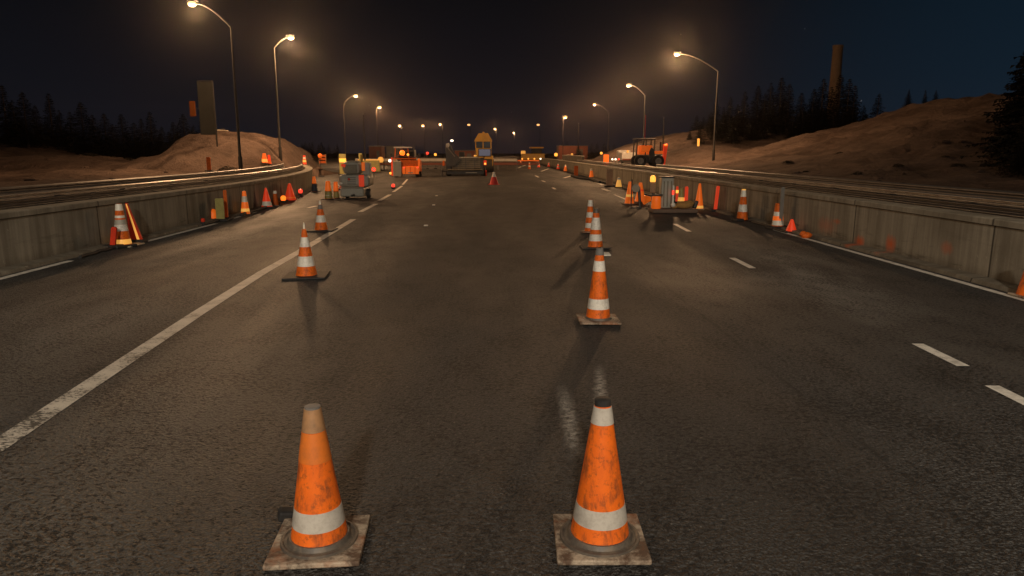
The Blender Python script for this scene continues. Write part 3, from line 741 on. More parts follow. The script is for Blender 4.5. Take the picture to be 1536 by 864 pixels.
box_part(pv, 'screen_housing', 'darkmetal', (1.58,-.02,1.80), (1.0,.10,.62), .03)
box_part(pv, 'screen', 'screen', (1.58,-.075,1.81), (.88,.02,.50), .005)
m = MB(); m.tube([(1.45,.05,.9),(1.55,.05,1.6)], .045, 8); m.build('screen_post', 'darkmetal', pv)
for x in (-1.30, 1.42): wheel(pv, (x,.7,.42), .42, .38)
m = MB(); m.box((1.62,-.10,1.02), (.22,.12,.36), bevel=.03); m.build('tail_lamp', 'lit_red', pv)
m = MB(); m.box((1.62,-.165,.95), (.14,.03,.14), bevel=.01); m.build('tail_lamp', 'amberlamp', pv)
m = MB(); m.box((-1.62,-.05,.98), (.16,.10,.40), bevel=.03); m.build('side_marker', 'orange2', pv)
m = MB(); m.box((1.68,-.10,.22), (.12,.14,.44), bevel=.03); m.build('side_marker', 'red', pv)
m = MB(); m.sphere((.85,0,1.56), .08, (1.6,1,.8)); m.build('work_lamp', 'lit_yellow', pv, 'all')
for z in (.74,.90,1.06,1.22): box_part(pv, 'panel_rib', 'darkmetal', (.12,.045,z), (2.15,.02,.025), .004)
for x in (-.6,.1,.8): box_part(pv, 'panel_hinge', 'rail_dark', (x,.035,.98), (.05,.03,.70), .004)
m = MB(); m.tube([(-.9,.0,1.46),(-.9,.0,1.95),(.9,.0,1.95),(.9,.0,1.46)], .018, 6); m.build('hand_rail', 'rail_dark', pv)
box_part(pv, 'operator_seat', 'rubber', (-.25,.9,1.62), (.45,.45,.5), .08)
m = MB(); m.tube([(-1.3,-.4,.42),(-1.75,-.42,.40)], .05, 8); m.box((-1.75,-.42,.26), (.08,.5,.5), bevel=.02); m.build('end_plate', 'rail_dark', pv)
# yellow roller with tall cab
yr = thing('road_roller', 'tall yellow road roller with a sloped cab roof, behind the dark paver', 'roller', At(725.5,258,66.5)*Vector((1,1,0)) if False else (At(725.5,258,66.5).x, 66.5, 0))
box_part(yr, 'body', 'yellow', (0,.6,1.05), (1.75,2.6,.95), .08)
box_part(yr, 'cab_base', 'yellow', (0,.0,1.85), (1.42,1.5,.70), .05)
m = MB(); m.lathe([(.0,0)],3) if False else None
m = MB(); m.prism([(-.78,2.78),(.78,2.78),(.80,2.88),(.42,3.52),(-.42,3.52),(-.80,2.88)], -.85, .85); m.build('roof', 'yellow', yr)
gb = box_part(yr, 'cab_glass', 'glass', (0,0,2.49), (1.34,1.40,.58), .02)
for x in (-.69,-.02,.69):
    for y in (-.72,.72): box_part(yr, 'pillar', 'yellow', (x,y,2.49), (.09,.06,.585), .01)
m = MB(); m.wheel_x((0,-.75,.62), .62, 1.6, 32); m.build('drum', 'darkmetal', yr, True)
for x in (-.72,.72): wheel(yr, (x,1.7,.60), .60, .42)
m = MB(); m.lathe([(.10,3.52),(.10,3.62),(.06,3.68)], 14); m.build('beacon', 'yellow', yr, True)
# orange service truck seen from behind
ot = thing('service_truck', 'small orange works truck with glowing beacon under a pale roof on the left', 'truck', G(608,266))
box_part(ot, 'bed', 'orange', (.35,.9,.82), (1.35,2.0,.85), .05)
box_part(ot, 'tailgate', 'lit_orange', (.42,-.15,.52), (1.20,.08,.55), .03)
box_part(ot, 'tool_cabinet', 'greygreen', (-.55,.15,.62), (.62,.8,1.1), .03)
box_part(ot, 'cab', 'darkmetal', (.02,1.0,1.62), (1.30,1.3,.85), .10)
box_part(ot, 'rear_window', 'glass', (.05,.34,1.62), (1.05,.03,.50), .01)
box_part(ot, 'roof', 'whitepaint', (-.22,.9,2.18), (1.20,1.5,.09), .03)
for x in (-.78, .30): m = MB(); m.tube([(x,.22,1.1),(x*.85-.05,.3,2.15)], .03, 8); m.build('roof_post', 'orange', ot)
m = MB(); m.sphere((-.20,.15,1.78), .20, (1,.8,1.05)); m.build('beacon', 'beacon', ot, 'all')
m = MB(); m.sphere((.22,.15,1.66), .09); m.build('work_lamp', 'amberlamp', ot, 'all')
m = MB(); m.box((-.95,-.05,.78), (.12,.10,1.35), bevel=.03); m.build('marker_post', 'lit_red', ot)
m = MB(); m.box((1.02,-.05,.92), (.16,.10,.90), (0,.08,0), bevel=.03); m.build('marker_post', 'lit_orange', ot)
m = MB(); m.box((0,-.05,1.36), (1.7,.07,.09), bevel=.02); m.build('cross_rail', 'orange', ot)
m = MB(); m.sphere((-1.10,-.05,1.22), .11); m.build('side_lamp', 'whitelamp', ot, 'all')
m = MB(); m.sphere((-1.08,-.05,.30), .09); m.build('side_lamp', 'amberlamp', ot, 'all')
for x in (-.05,.30,.65): box_part(ot, 'tailgate_rib', 'orange', (x+.1,-.20,.52), (.05,.03,.50), .008)
box_part(ot, 'number_panel', 'paleedge', (.42,-.20,.34), (.34,.02,.09), .004)
for x in (-1.0,1.0): m = MB(); m.tube([(x*.7,.4,1.5),(x,.35,1.62)], .015, 6); m.box((x*1.04,.35,1.62), (.16,.06,.26), bevel=.02); m.build('mirror', 'darkmetal', ot)
for x in (-.05,.95): m = MB(); m.box((x,-.21,.72), (.12,.03,.08), bevel=.01); m.build('tail_lamp', 'redlamp', ot)
m = MB(); m.tube([(.62,.8,1.2),(.62,.8,2.05),(.60,.8,2.3)], .035, 8); m.build('exhaust', 'darkmetal', ot)
m = MB(); m.tube([(-.85,-.05,1.4),(-.4,-.05,1.62),(.3,-.05,1.5),(.9,-.05,1.42)], .03, 8); m.build('hose', 'brick', ot, True)
for x in (-.75,.85): wheel(ot, (x,.5,.32), .32, .24)
for x in (-.75,.85): wheel(ot, (x,2.2,.32), .32, .24)
# trailer generator on the left
gt = thing('generator_trailer', 'grey-green trailer generator with orange and red boards, behind the pair of small lit cones', 'generator', G(533,298))
box_part(gt, 'chassis', 'greygreen', (-.1,.4,.26), (.95,1.1,.36), .06)
box_part(gt, 'body', 'greygreen', (.0,.45,.72), (1.22,1.3,.50), .14)
box_part(gt, 'hood', 'greygreen', (-.12,.5,1.22), (.75,1.1,.56), .22)
box_part(gt, 'side_door', 'brownpanel', (-.12,-.06,1.17), (.48,.04,.36), .02)
box_part(gt, 'control_box', 'greygreen', (.46,.3,1.12), (.30,.4,.62), .04)
for z in (.60,.68,.76,.84): box_part(gt, 'vent_slat', 'rail_dark', (-.08,-.205,z), (.34,.02,.03), .004)
m = MB(); m.tube([(.0,-.15,.16),(.0,-.75,.18)], .035, 8); m.build('tow_bar', 'darkmetal', gt)
box_part(gt, 'bumper', 'paleedge', (-.1,-.2,.47), (.95,.05,.035), .01)
box_part(gt, 'warning_board', 'lit_orange', (.36,.03,1.28), (.13,.04,.34), .01)
box_part(gt, 'warning_board', 'lit_red', (.32,-.24,.72), (.21,.05,.46), .02)
box_part(gt, 'red_flap', 'lit_red', (-.40,-.06,1.32), (.20,.04,.12), .02, (0,.3,0))
m = MB(); m.sphere((-.50,-.22,.62), .04, (1.6,.7,1)); m.build('head_lamp', 'bright', gt, 'all')
m = MB(); m.sphere((-.18,-.22,.78), .045, (1,.7,1.1)); m.build('tail_lamp', 'red', gt, 'all')
m = MB(); m.tube([(.22,.5,1.4),(.22,.5,1.75)], .05, 10); m.build('exhaust', 'yellow', gt)
for x in (-.55,.55): wheel(gt, (x*.8,.6,.19), .19, .14)
post('marker_board', 'short red marker board leaning left of the grey-green generator', 'delineator', G(511,285), .42, .18, 'lit_red', lean=.15)
# loader on the upper road, right
ld = thing('wheel_loader', 'orange wheel loader with black cab frame and raised lit arm, behind the right wall', 'loader', G(974,250.5,.66), 0)
box_part(ld, 'body', 'lit_orange', (-.35,.5,1.35), (1.05,1.3,.72), .08)
box_part(ld, 'engine_cover', 'lit_orange', (-.45,-.22,1.42), (.70,.12,.55), .08)
box_part(ld, 'chassis', 'darkmetal', (.1,.5,.62), (2.1,1.3,.62), .08)
for x, y in ((-1.12,-.2),(-1.12,1.2),(-.42,-.22),(.28,-.2),(.28,1.2)): m = MB(); m.tube([(x,y,.7),(x+.05,y,2.18)], .05, 8); m.build('cab_post', 'darkmetal', ld)
box_part(ld, 'roof', 'darkmetal', (-.4,.5,2.22), (1.6,1.6,.10), .04)
m = MB(); m.prism([(-.05,.55),(.35,.75),(.28,1.35),(.05,1.55),(-.12,1.2)], -.35, -.15); m.build('seat', 'darkmetal', ld)
m = MB(); m.prism([(.3,1.05),(1.0,1.05),(1.05,1.28),(.3,1.25)], -.3, -.1); m.build('lift_arm', 'lit_orange', ld)
m = MB(); m.prism([(1.02,.05),(1.16,.05),(1.34,1.75),(1.30,1.85),(1.00,1.80)], -.4, -.15); m.build('mast', 'lit_red', ld)
m = MB(); m.box((1.16,-.42,1.74), (.26,.06,.14), bevel=.02); m.build('mast_lamp', 'beacon', ld)
box_part(ld, 'guard_post', 'darkmetal', (.86,.1,1.55), (.14,.14,.9), .02)
def wheel_y(parent, c, r, w):
    m = MB(); m.wheel_x((0,0,0), r, w); m.b.transform(Matrix.Translation(c) @ Matrix.Rotation(PI/2,4,'Z')); t = m.build('wheel', 'tyre', parent, True)
    q = MB(); q.wheel_x((0,0,0), r*.55, w*1.08, 18); q.b.transform(Matrix.Translation(c) @ Matrix.Rotation(PI/2,4,'Z')); q.build('rim', 'rim', t, True)
for x in (-.80,.62):
    for y in (-.28,1.3): wheel_y(ld, (x,y,.48), .48, .34)
m = MB(); m.tube([(-.35,.5,2.27),(-.33,.5,4.1)], .02, 6); m.build('antenna', 'red', ld)
# crossing barrier in the distance
br = thing('road_barrier', 'long low pale steel barrier closing the road behind the machines', 'barrier', (-14, 76, 0))
box_part(br, 'beam', 'paleedge', (7.5,0,1.02), (17,.12,.30), .03)
box_part(br, 'beam', 'brick', (7.5,.05,.62), (17,.10,.26), .02)
for x in range(0, 17, 2): box_part(br, 'post', 'rail_dark', (x,.18,.55), (.14,.14,1.1), .01)
br = thing('road_barrier', 'orange lit barrier strip across the far road right of the paver', 'barrier', (-.6, 84, 0))
box_part(br, 'beam', 'lit_orange', (2.6,0,.86), (5.6,.10,.12), .03)
box_part(br, 'beam', 'brick', (2.6,.05,.50), (5.6,.10,.30), .02)
for x in (0,1.7,3.4,5.1): box_part(br, 'post', 'rail_dark', (x,.15,.45), (.12,.12,.9), .01)
br = thing('road_barrier', 'yellowish barrier block left of the orange truck', 'barrier', (At(553,240,70).x, 70, 0))
m = MB(); m.prism([(-1.1,0),(1.1,0),(1.05,.2),(1.0,1.05),(-1.0,1.05),(-1.05,.2)], -.2, .2); m.build('block', 'olive', br)
box_part(br, 'top_rail', 'lit_yellow', (0,0,1.10), (2.1,.1,.08), .02)
# round sign lamp, ground lamp
o = thing('round_sign', 'small round red and white sign on a thin post, right of the generator', 'sign', G(561,266))
m = MB(); m.tube([(0,0,0),(0,0,.5)], .02, 8); m.build('post', 'darkmetal', o)
m = MB(); m.lathe([(.0,-.015),(.16,-.015),(.16,.015),(.0,.015)][1:3], 20); m.b.transform(Matrix.Translation((0,0,.58)) @ Matrix.Rotation(PI/2,4,'X')); m.build('disc', 'redlamp', o)
m = MB(); m.lathe([(.08,-.02),(.08,.02)], 18); m.b.transform(Matrix.Translation((0,-.004,.58)) @ Matrix.Rotation(PI/2,4,'X')); m.build('centre', 'bright', o)
lamp('warning_lamp', 'red ground lamp on the left lane dashes before the orange truck', G(590,283.5), 'redlamp', .12)
def stand_lamp(label, px, py, Y, mat, r=.14, base=0.):
    p = At(px, py, Y); return lamp('warning_lamp', label, (p.x, Y, base), mat, r, max(.2, p.z-base-r*.9))
stand_lamp('tall red lamp on a stand behind the far pale barrier, left one', 641, 229, 80, 'redlamp', .20)
stand_lamp('tall white-hot lamp on a stand behind the far pale barrier, right one', 653, 231, 80, 'amberlamp', .20)
stand_lamp('flat yellow glowing lamp between the brown hut and the orange truck', 571, 238, 72, 'lit_yellow', .38)
stand_lamp('amber lamp on the far side of the right service road', 902, 229, 85, 'amberlamp', .20, .6)
stand_lamp('pale yellow lamp far off right of the yellow machinery', 834, 231, 110, 'amberlamp', .35)
stand_lamp('tiny yellow lamp above the far white barrier', 858, 231, 110, 'lit_yellow', .25)
post('marker_board', 'bright orange board at the far end of the service road, left of the white lorry', 'delineator', G(909,247,.66), .95, .5, 'lit_orange')
lamp('warning_lamp', 'red lamp at the edge of the right wall below the orange board', G(908,253,.66), 'redlamp', .14)
# white lorry behind right wall
wl_ = thing('lorry', 'white lorry with a beacon parked left of the orange loader', 'lorry', (At(941,247,72).x, 72, .62))
box_part(wl_, 'box_body', 'whitepaint', (.1,1.2,.80), (1.35,2.4,.75), .04)
box_part(wl_, 'chassis', 'darkmetal', (.1,1.2,.35), (1.2,2.3,.22), .02)
box_part(wl_, 'cab', 'whitepaint', (.1,3.0,.9), (1.3,1.0,1.0), .1)
box_part(wl_, 'tail_board', 'brick', (.1,-.02,.50), (1.25,.05,.16), .01)
m = MB(); m.lathe([(.10,1.18),(.10,1.34),(.05,1.4)], 12); m.build('beacon', 'lit_yellow', wl_, True)
for x in (-.45,.65): wheel(wl_, (x,.5,.26), .26, .2)
cl = thing('lamp_cluster', 'cluster of small white and red lamps on a frame left of the white lorry', 'lamp frame', (At(923,247,68).x, 68, .62))
box_part(cl, 'frame', 'paleedge', (0,0,.45), (.70,.06,.06), .01)
for x in (-.3,0,.3):
    box_part(cl, 'post', 'darkmetal', (x,.02,.22), (.05,.05,.44), 0)
    m = MB(); m.sphere((x,-.03,.56), .085); m.build('lens', 'whitelamp' if x < .2 else 'redlamp', cl, 'all')
# far yellow machinery
fy = thing('paving_machine', 'low yellow paving machine with a roofed platform far ahead on the right', 'paving machine', (At(797,240,118).x, 118, 0))
box_part(fy, 'body', 'yellow', (.3,1.5,1.1), (3.8,3,1.0), .1)
box_part(fy, 'platform_roof', 'yellow', (.9,1.5,2.55), (2.3,2.4,.25), .08)
box_part(fy, 'cab_glass', 'glass', (.9,1.5,2.0), (1.7,1.8,.8), .04)
box_part(fy, 'engine_cover', 'lit_yellow', (-1.3,1.0,1.75), (.7,1.4,.6), .1)
for x in (-1.4,1.9): wheel(fy, (x,1,.5), .5, .5)
for x in (-1.5,-.5,.5,1.5): m = MB(); m.sphere((x,-.1,.75), .13); m.build('lamp', 'amberlamp' if x < 1 else 'whitelamp', fy, 'all')
# site huts / containers
def hut(label, px0, px1, ptop, Y, mat, base=0.0, depth=3.0):
    a, b = At(px0, ptop, Y), At(px1, ptop, Y); w = b.x-a.x; h = a.z-base
    o = thing('site_hut', label, 'site hut', ((a.x+b.x)/2, Y, base))
    box_part(o, 'wall', mat, (0,depth/2,h/2), (w,depth,h), .04)
    box_part(o, 'roof', 'rail_dark', (0,depth/2,h+.06), (w+.25,depth+.3,.12), .03)
    box_part(o, 'door', 'rail_dark', (w*.22,-.02,h*.40), (w*.22,.06,h*.75), .01)
    for k in range(7): box_part(o, 'corrugation', mat, (-w/2+w*(k+.5)/7,-.02,h/2), (w*.03,.05,h*.92), .01)
    return o
hut('brown site hut left of the grey one, behind the yellow barrier block', 553, 572, 220, 105, 'brick')
hut('grey site hut with a flat roof, right of the brown one', 579, 600, 220, 98, 'greybox')
hut('long dark red site hut far right beneath the street lamps', 838, 882, 219, 180, 'brick', 0, 6)
hut('small red-brown hut behind the paver arm', 682, 712, 226, 120, 'brick', 0, 4)
# pale concrete block row far right
o = thing('concrete_barrier', 'pale concrete barrier row on the upper road beyond the right wall', 'barrier', (9.2, 78, .62))
m = MB(); m.prism_x([(0,0),(24,0),(24,.75),(0,.75)], -.12, .12); m.build('block', 'concrete', o)
m = MB(); m.prism_x([(-.01,.76),(24.01,.76),(24.01,.83),(-.01,.83)], -.15, .15); m.build('coping', 'paleedge', o)
# orange gate at the nose of the left wall
gp = G(484,247,.62)
o = thing('barrier_gate', 'orange slatted gate panel at the far curved end of the left wall', 'gate', gp, .3)
for z in (.25,.55,.85): box_part(o, 'slat', 'orange2', (0,0,z), (.62,.05,.22), .01)
for x in (-.33,.33): box_part(o, 'post', 'tan', (x,0,.5), (.07,.08,1.05), .01)
cone('white-banded red cone beyond the guardrail near the orange gate', onground(G(457,247,.62)), .75, .16, .10, ((.25,.5,'lit_yellow'),(.6,.8,'bright')), body='lit_red', plate=.4, ring=False, detail=False, group='cones behind the left wall')
cone('wide bright orange cone at the foot of the left hill, left one of two', onground(G(397.5,250,.62)), .66, .22, .10, ((.1,.4,'lit_yellow'),), body='lit_orange', plate=.4, ring=False, detail=False, group='cones behind the left wall')
cone('slim bright red cone at the foot of the left hill, right one of two', onground(G(404.5,250,.62)), .62, .13, .08, ((.1,.3,'lit_orange'),), body='lit_red', plate=.3, ring=False, detail=False, group='cones behind the left wall')
post('marker_board', 'dull orange upright board beside the tall grey sign pole', 'delineator', onground(G(314,257,.62)), .8, .22, 'orange2')
o = thing('marker_light', 'small white and yellow lamp pair right of the white-banded cone by the gate', 'warning lamp', G(467,245,.62))
box_part(o, 'housing', 'darkmetal', (0,.05,.2), (.5,.06,.4), .01)
for x in (-.14,.12): m = MB(); m.sphere((x,-.02,.38), .07); m.build('lens', 'lit_yellow', o, 'all')
stand_lamp('orange lamp on a stand just above the orange gate', 480, 232, 62, 'lit_orange', .22)
post('marker_board', 'striped yellow board with a lamp behind the generator, left', 'delineator', (At(514,244,60).x, 60, 0), 1.7, .55, 'olive', band='amberlamp')
post('marker_board', 'thin yellow board with dark base behind the generator, right', 'delineator', (At(541,244,60).x, 60, 0), 1.75, .28, 'olive')
post('marker_post', 'tiny pale yellow marker post on the far right sand mound', 'post', (At(1047,226,72).x, 72, ground_z(At(1047,226,72).x,72)-.05), .8, .22, 'lit_yellow', foot=False)

# ------------------------------------------------------------------ tall sign, chimney
Ys = G(326,256,.62).y
sx = G(326,256,.62).x+.12; top = At(326,121,Ys).z
o = thing('road_sign', 'tall narrow grey road sign seen from behind on a thin pole, before the left hill', 'road sign', (sx, Ys, .55))
m = MB(); m.tube([(0,0,0),(0,0,top-.55)], .05, 10); m.build('pole', 'pole', o, True)
pw = (At(326,121,Ys)-At(300,121,Ys)).length*.9; zb = At(326,202,Ys).z-.55
box_part(o, 'panel', 'sign', (-pw/2-.03,.0,(top-.55+zb)/2-.03), (pw-.06,.05,top-.55-zb-.06), .01)
box_part(o, 'frame', 'pole', (-pw/2,0,top-.55), (pw,.07,.05), .01)
ox_ = -(At(326,160,Ys)-At(293,160,Ys)).length
box_part(o, 'side_plate', 'dimorange', (ox_,.02,(At(293,163,Ys).z-.55)), (.38,.04,1.0), .05)
m = MB(); m.tube([(ox_,.06,At(293,163,Ys).z-.55),(-pw,.06,At(293,163,Ys).z-.55)], .025, 6); m.build('bracket', 'pole', o)
cx = At(1253,120,150)
o = thing('chimney', 'brown cylindrical chimney top rising above the right treeline', 'chimney', (cx.x, 150, 0))
ht = At(1253,68,150).z; rr = (At(1261,90,150)-At(1246,90,150)).length/2
m = MB(); m.lathe([(rr*1.35,-.5),(rr*1.05,ht*.6),(rr*.95,ht-.6)], 24); m.build('stack', 'chimney', o, True)
m = MB(); m.lathe([(rr*1.02,ht-.6),(rr*1.02,ht),(rr*.8,ht)], 24); m.build('rim', 'chimney', o, True)

# ------------------------------------------------------------------ street lamps
def lamp_proto(name, arm, rise):
    o = bpy.data.objects.new(name, None); COL.objects.link(o)
    Hh = 10.0
    m = MB(); m.lathe([(.13,0),(.13,.9),(.10,.95),(.085,4),(.065,Hh-rise-.25)], 14); m.build('pole', 'pole', o, True)
    m = MB(); m.box((0,0,.03), (.42,.42,.06), bevel=.01); m.build('foot_plate', 'rail_dark', o)
    pts = [(0,0,Hh-rise-.3)]+[(-arm*(t/8)*.98, 0, Hh-rise-.05+(rise)*math.sin(t/8*PI/2)) for t in range(0, 9)]
    m = MB(); m.tube(pts, [.06]*4+[.045]*6, 10); m.build('arm', 'pole', o, True)
    m = MB(); m.box((-arm-.28,0,Hh+.05), (.72,.30,.13), bevel=.05, seg=3); hd = m.build('lamp_head', 'rail_dark', o, True)
    return o, arm, Hh
def make_lamp(px, py, poleside, label, lens_mat, power, arm_m=None, Y=None, Hh=10.0, color=(1,.62,.33), base=None, r=.28):
    # height above the horizon gives the distance of a 10 m lamp
    d = ray(px, py)
    if Y is None: t = (Hh-CAM_H)/d.z; p = Vector((d.x*t, d.y*t, Hh))
    else: p = At(px, py, Y)
    arm = arm_m if arm_m is not None else 2.2
    x = p.x + poleside*arm
    gz = ground_z(x, p.y) if base is None else base
    o = thing('street_lamp', label, 'street lamp', (x, p.y, gz), 0 if poleside > 0 else PI, 'street lamps along the road')
    top = p.z-gz; rise = min(1.4, arm*.65)
    n = 12 if p.y < 130 else 8
    r = .20 if p.y < 90 else (.25 if p.y < 150 else .40)
    m = MB(); m.lathe([(.12,-.3),(.12,.9),(.085,.95),(.07,top*.5),(.045,top-rise-.2)], n); m.build('pole', 'pole', o, True)
    m = MB(); m.tube([(0,0,top-rise-.3)]+[(-arm*(t/8), 0, top-rise-.05+rise*math.sin(t/8*PI/2)) for t in range(0, 9)], [.045]*4+[.032]*6, n); m.build('arm', 'rail_black', o, True)
    m = MB(); m.box((-arm-.10,0,top+.10), (.60,.24,.10), bevel=.04, seg=2); hd = m.build('lamp_head', 'rail_black', o)
    m = MB(); m.sphere((-arm-.15,0,top-.06), r, (1.2,.9,.75), 16, 10); m.build('lens', lens_mat, o, 'all')
    if power:
        l = bpy.data.lights.new('lamp_light', 'POINT'); l.energy = power; l.color = color; l.shadow_soft_size = .45 if p.y < 70 else .2
        lo = bpy.data.objects.new('lamp_light', l); COL.objects.link(lo); lo.parent = o; lo.location = (-arm-.15, 0, top-.48)
    return o
LP = [
 (292,4,1,'nearest street lamp on the left, its head touching the top edge','lens_near',4200,1.9),
 (433,55,-1,'second street lamp on the left, its pale pole in front of the sand hill','lens_near',7000,1.1),
 (532,143,-1,'street lamp on the left with its pole just left of a taller one, third nearest','lens_near',5000,1.7),
 (568,160,-1,'bright left street lamp right beside the third nearest','lens_far',5000,.4),
 (600,188,1,'far street lamp directly above the orange truck','lens_far',3000,.3),
 (635,188,1,'far street lamp between the orange truck and the dark paver','lens_far',3000,.3),
 (661,186,1,'far street lamp just left of the paver arm','lens_far',3000,.5),
 (704,187,1,'far street lamp left of the yellow roller roof','lens_far',0,.4),
 (743,193,1,'dim far street lamp right of the yellow roller roof','lens_far',2500,.4),
 (771,199,1,'lowest far street lamp at the end of the road, with a lit pole','lens_far',2500,.2),
 (808,187,1,'far street lamp above the yellow paving machine','lens_far',0,.4),
 (847,175,-1,'street lamp above the dark red hut on the right','lens_far',4000,.3),
 (893,156,1,'third nearest street lamp on the right, with a long arm','lens_far',5000,2.4),
 (945,127,1,'second street lamp on the right, its thin pole left of the orange loader','lens_near',6000,1.9),
 (1018,80,1,'street lamp nearest the camera on the right, high above the treeline','lens_near',9000,3.4),
]
for a in LP: make_lamp(a[0], a[1], a[2], a[3], a[4], a[5], a[6], color=(1,.57,.28) if a[4]=='lens_near' else (1,.5,.22))
# unlit poles
for (px, py, yb, lab) in ((545,172,70,'bare unlit pole between two left street lamps'),(868,186,120,'bare unlit pole right of the dark red hut'),(996,178,75,'bare thin pole right of the orange loader'),(446,212,0,'')):
    if not lab: continue
    p = At(px, py, yb); gz = ground_z(p.x, yb); o = thing('pole', lab, 'pole', (p.x, yb, gz), 0, 'bare poles')
    m = MB(); m.lathe([(.10,-.3),(.07,(p.z-gz)*.5),(.05,p.z-gz)], 10); m.build('shaft', 'pole', o, True)
    m = MB(); m.lathe([(.07,p.z-gz),(.07,p.z-gz+.1),(.02,p.z-gz+.14)], 10); m.build('finial', 'rail_dark', o, True)
# lamp row continued unseen behind the camera, added to light the foreground
def added_back_lamp(x, y, side, label, power, color):
    o = thing('street_lamp', label, 'street lamp', (x, y, .6), 0 if side > 0 else PI, 'street lamps along the road')  # added lamp, unseen behind the camera
    top = 9.4; arm = 2.2
    m = MB(); m.lathe([(.14,-.6),(.14,.9),(.10,.95),(.085,top*.5),(.06,top-1.6)], 12); m.build('pole', 'pole', o, True)
    m = MB(); m.tube([(0,0,top-1.7)]+[(-arm*(t/8), 0, top-1.45+1.4*math.sin(t/8*PI/2)) for t in range(0, 9)], .05, 10); m.build('arm', 'pole', o, True)
    m = MB(); m.box((-arm-.12,0,top+.10), (1.0,.5,.16), bevel=.05, seg=2); m.build('lamp_head', 'rail_dark', o)
    m = MB(); m.sphere((-arm-.15,0,top-.03), .3, (1.25,.8,.4), 16, 10); m.build('lens', 'lens_near', o, 'all')
    l = bpy.data.lights.new('lamp_light', 'SPOT'); l.energy = power; l.color = color; l.shadow_soft_size = .9; l.spot_size = math.radians(172); l.spot_blend = .35
    lo = bpy.data.objects.new('lamp_light', l); COL.objects.link(lo); lo.parent = o; lo.location = (-arm-.15, 0, top-.36)
added_back_lamp(-10.5, -6.0, -1, 'unseen street lamp added behind the camera on the left side of the road', 1700, (1,.85,.66))
added_back_lamp(10.5, -8.0, 1, 'unseen street lamp added behind the camera on the right side of the road', 2600, (1,.85,.66))
lt = thing('added_light_tower', 'unseen floodlight tower added behind the camera to light the foreground', 'light tower', (-.7,-16,0))  # unseen source added so cone shadows fall out of view
box_part(lt, 'added_trailer', 'yellow', (0,-.6,.75), (1.3,2.2,.8), .08)
for x in (-.75,.75): wheel(lt, (x,-.6,.35), .35, .22)
m = MB(); m.tube([(0,0,.4),(0,0,3.4),(0,0,9.7)], [.09,.075,.05], 12); m.build('mast', 'galv', lt, True)
m = MB(); m.box((0,0,9.75), (1.7,.08,.08), bevel=.02); m.build('cross_arm', 'galv', lt)
for x in (-.65,-.22,.22,.65):
    m = MB(); m.box((x,.08,9.95), (.38,.16,.30), (.5,0,0), bevel=.03); hd = m.build('lamp_head', 'darkmetal', lt)
    m = MB(); m.box((x,.165,9.91), (.32,.02,.24), (.5,0,0)); m.build('lens', 'lens_near', hd)
l = bpy.data.lights.new('lamp_light', 'SPOT'); l.energy = 12000; l.color = (1,.88,.73); l.shadow_soft_size = .6; l.spot_size = math.radians(150); l.spot_blend = .5
lo = bpy.data.objects.new('lamp_light', l); COL.objects.link(lo); lo.parent = lt; lo.location = (0,.75,9.75); lo.rotation_euler = (math.radians(62),0,0)

# ------------------------------------------------------------------ trees
def mat_leaf():
    t = NT('conifer_needles'); v = t.co(); n = t.noise(v, 1.4, 4); n2 = t.noise(v, 14, 2)
    c = t.mix(t.ramp(n, .35, .68), C(.012,.012,.008), C(.030,.025,.015)); c = t.mix(t.math('MULTIPLY', t.ramp(n2,.5,.7), .5), c, C(.05,.035,.02))
    t.base(c); t.rough(.9); t.spec(.1); return t.m
M['needles'] = mat_leaf(); M['bark'] = dirty('bark', (.07,.048,.034), (.03,.022,.017), .6, 6, .95)
def conifer_meshes(seed, wide=1.0, levels=26, H=8.0):
    rnd = random.Random(seed); bm = bmesh.new()
    for i in range(levels):
        t = i/(levels-1); z = H*(.10+.89*t); L = (H*.26*wide)*((1-t)**.82)*(rnd.uniform(.78,1.12))+.05
        nb = max(5, int(13*(1-t)+5))
        for k in range(nb):
            if rnd.random() < .08: continue
            a = 2*PI*(k+rnd.random()*.9)/nb; l = L*rnd.uniform(.5,1.18); dr = rnd.uniform(.18,.55)
            d = Vector((math.cos(a), math.sin(a), 0)); s = Vector((-d.y, d.x, 0))
            ns = max(3, int(l/.22))
            for j in range(ns):
                q = (j+.4)/ns; c = d*(l*q)+Vector((0,0,z-dr*l*q+.18*l*q*q)); w = (.62*(1-q*.65)+.10)*min(1,l*.9+.35)
                for sgn in (-1, 1):
                    o = s*sgn*w*rnd.uniform(.7,1.3)+Vector((0,0,rnd.uniform(-.22,.04)))+d*rnd.uniform(.0,.22)
                    b1 = c-d*.10; b2 = c+d*.13
                    vs = [bm.verts.new(b1), bm.verts.new(b2), bm.verts.new(c+o)]
                    bm.faces.new(vs)
    for k in range(5):
        a = rnd.random()*6.28; vs = [bm.verts.new((.03*math.cos(a),.03*math.sin(a),H*.94)), bm.verts.new((-.03*math.cos(a),-.03*math.sin(a),H*.95)), bm.verts.new((0,0,H*1.04))]; bm.faces.new(vs)
    cm = bpy.data.meshes.new('crown'); bm.to_mesh(cm); bm.free(); cm.materials.append(M['needles'])
    b = MB(); b.tube([(0,0,-.6),(0,0,H*.4),(0.02,0,H*.97)], [.17,.11,.015], 8)
    tm = bpy.data.meshes.new('trunk'); b.b.to_mesh(tm); b.b.free(); tm.materials.append(M['bark'])
    return cm, tm
TV = [conifer_meshes(s, w*1.1, 30) for s, w in ((1,1.0),(2,1.15),(3,.85),(4,1.3),(5,.95))]
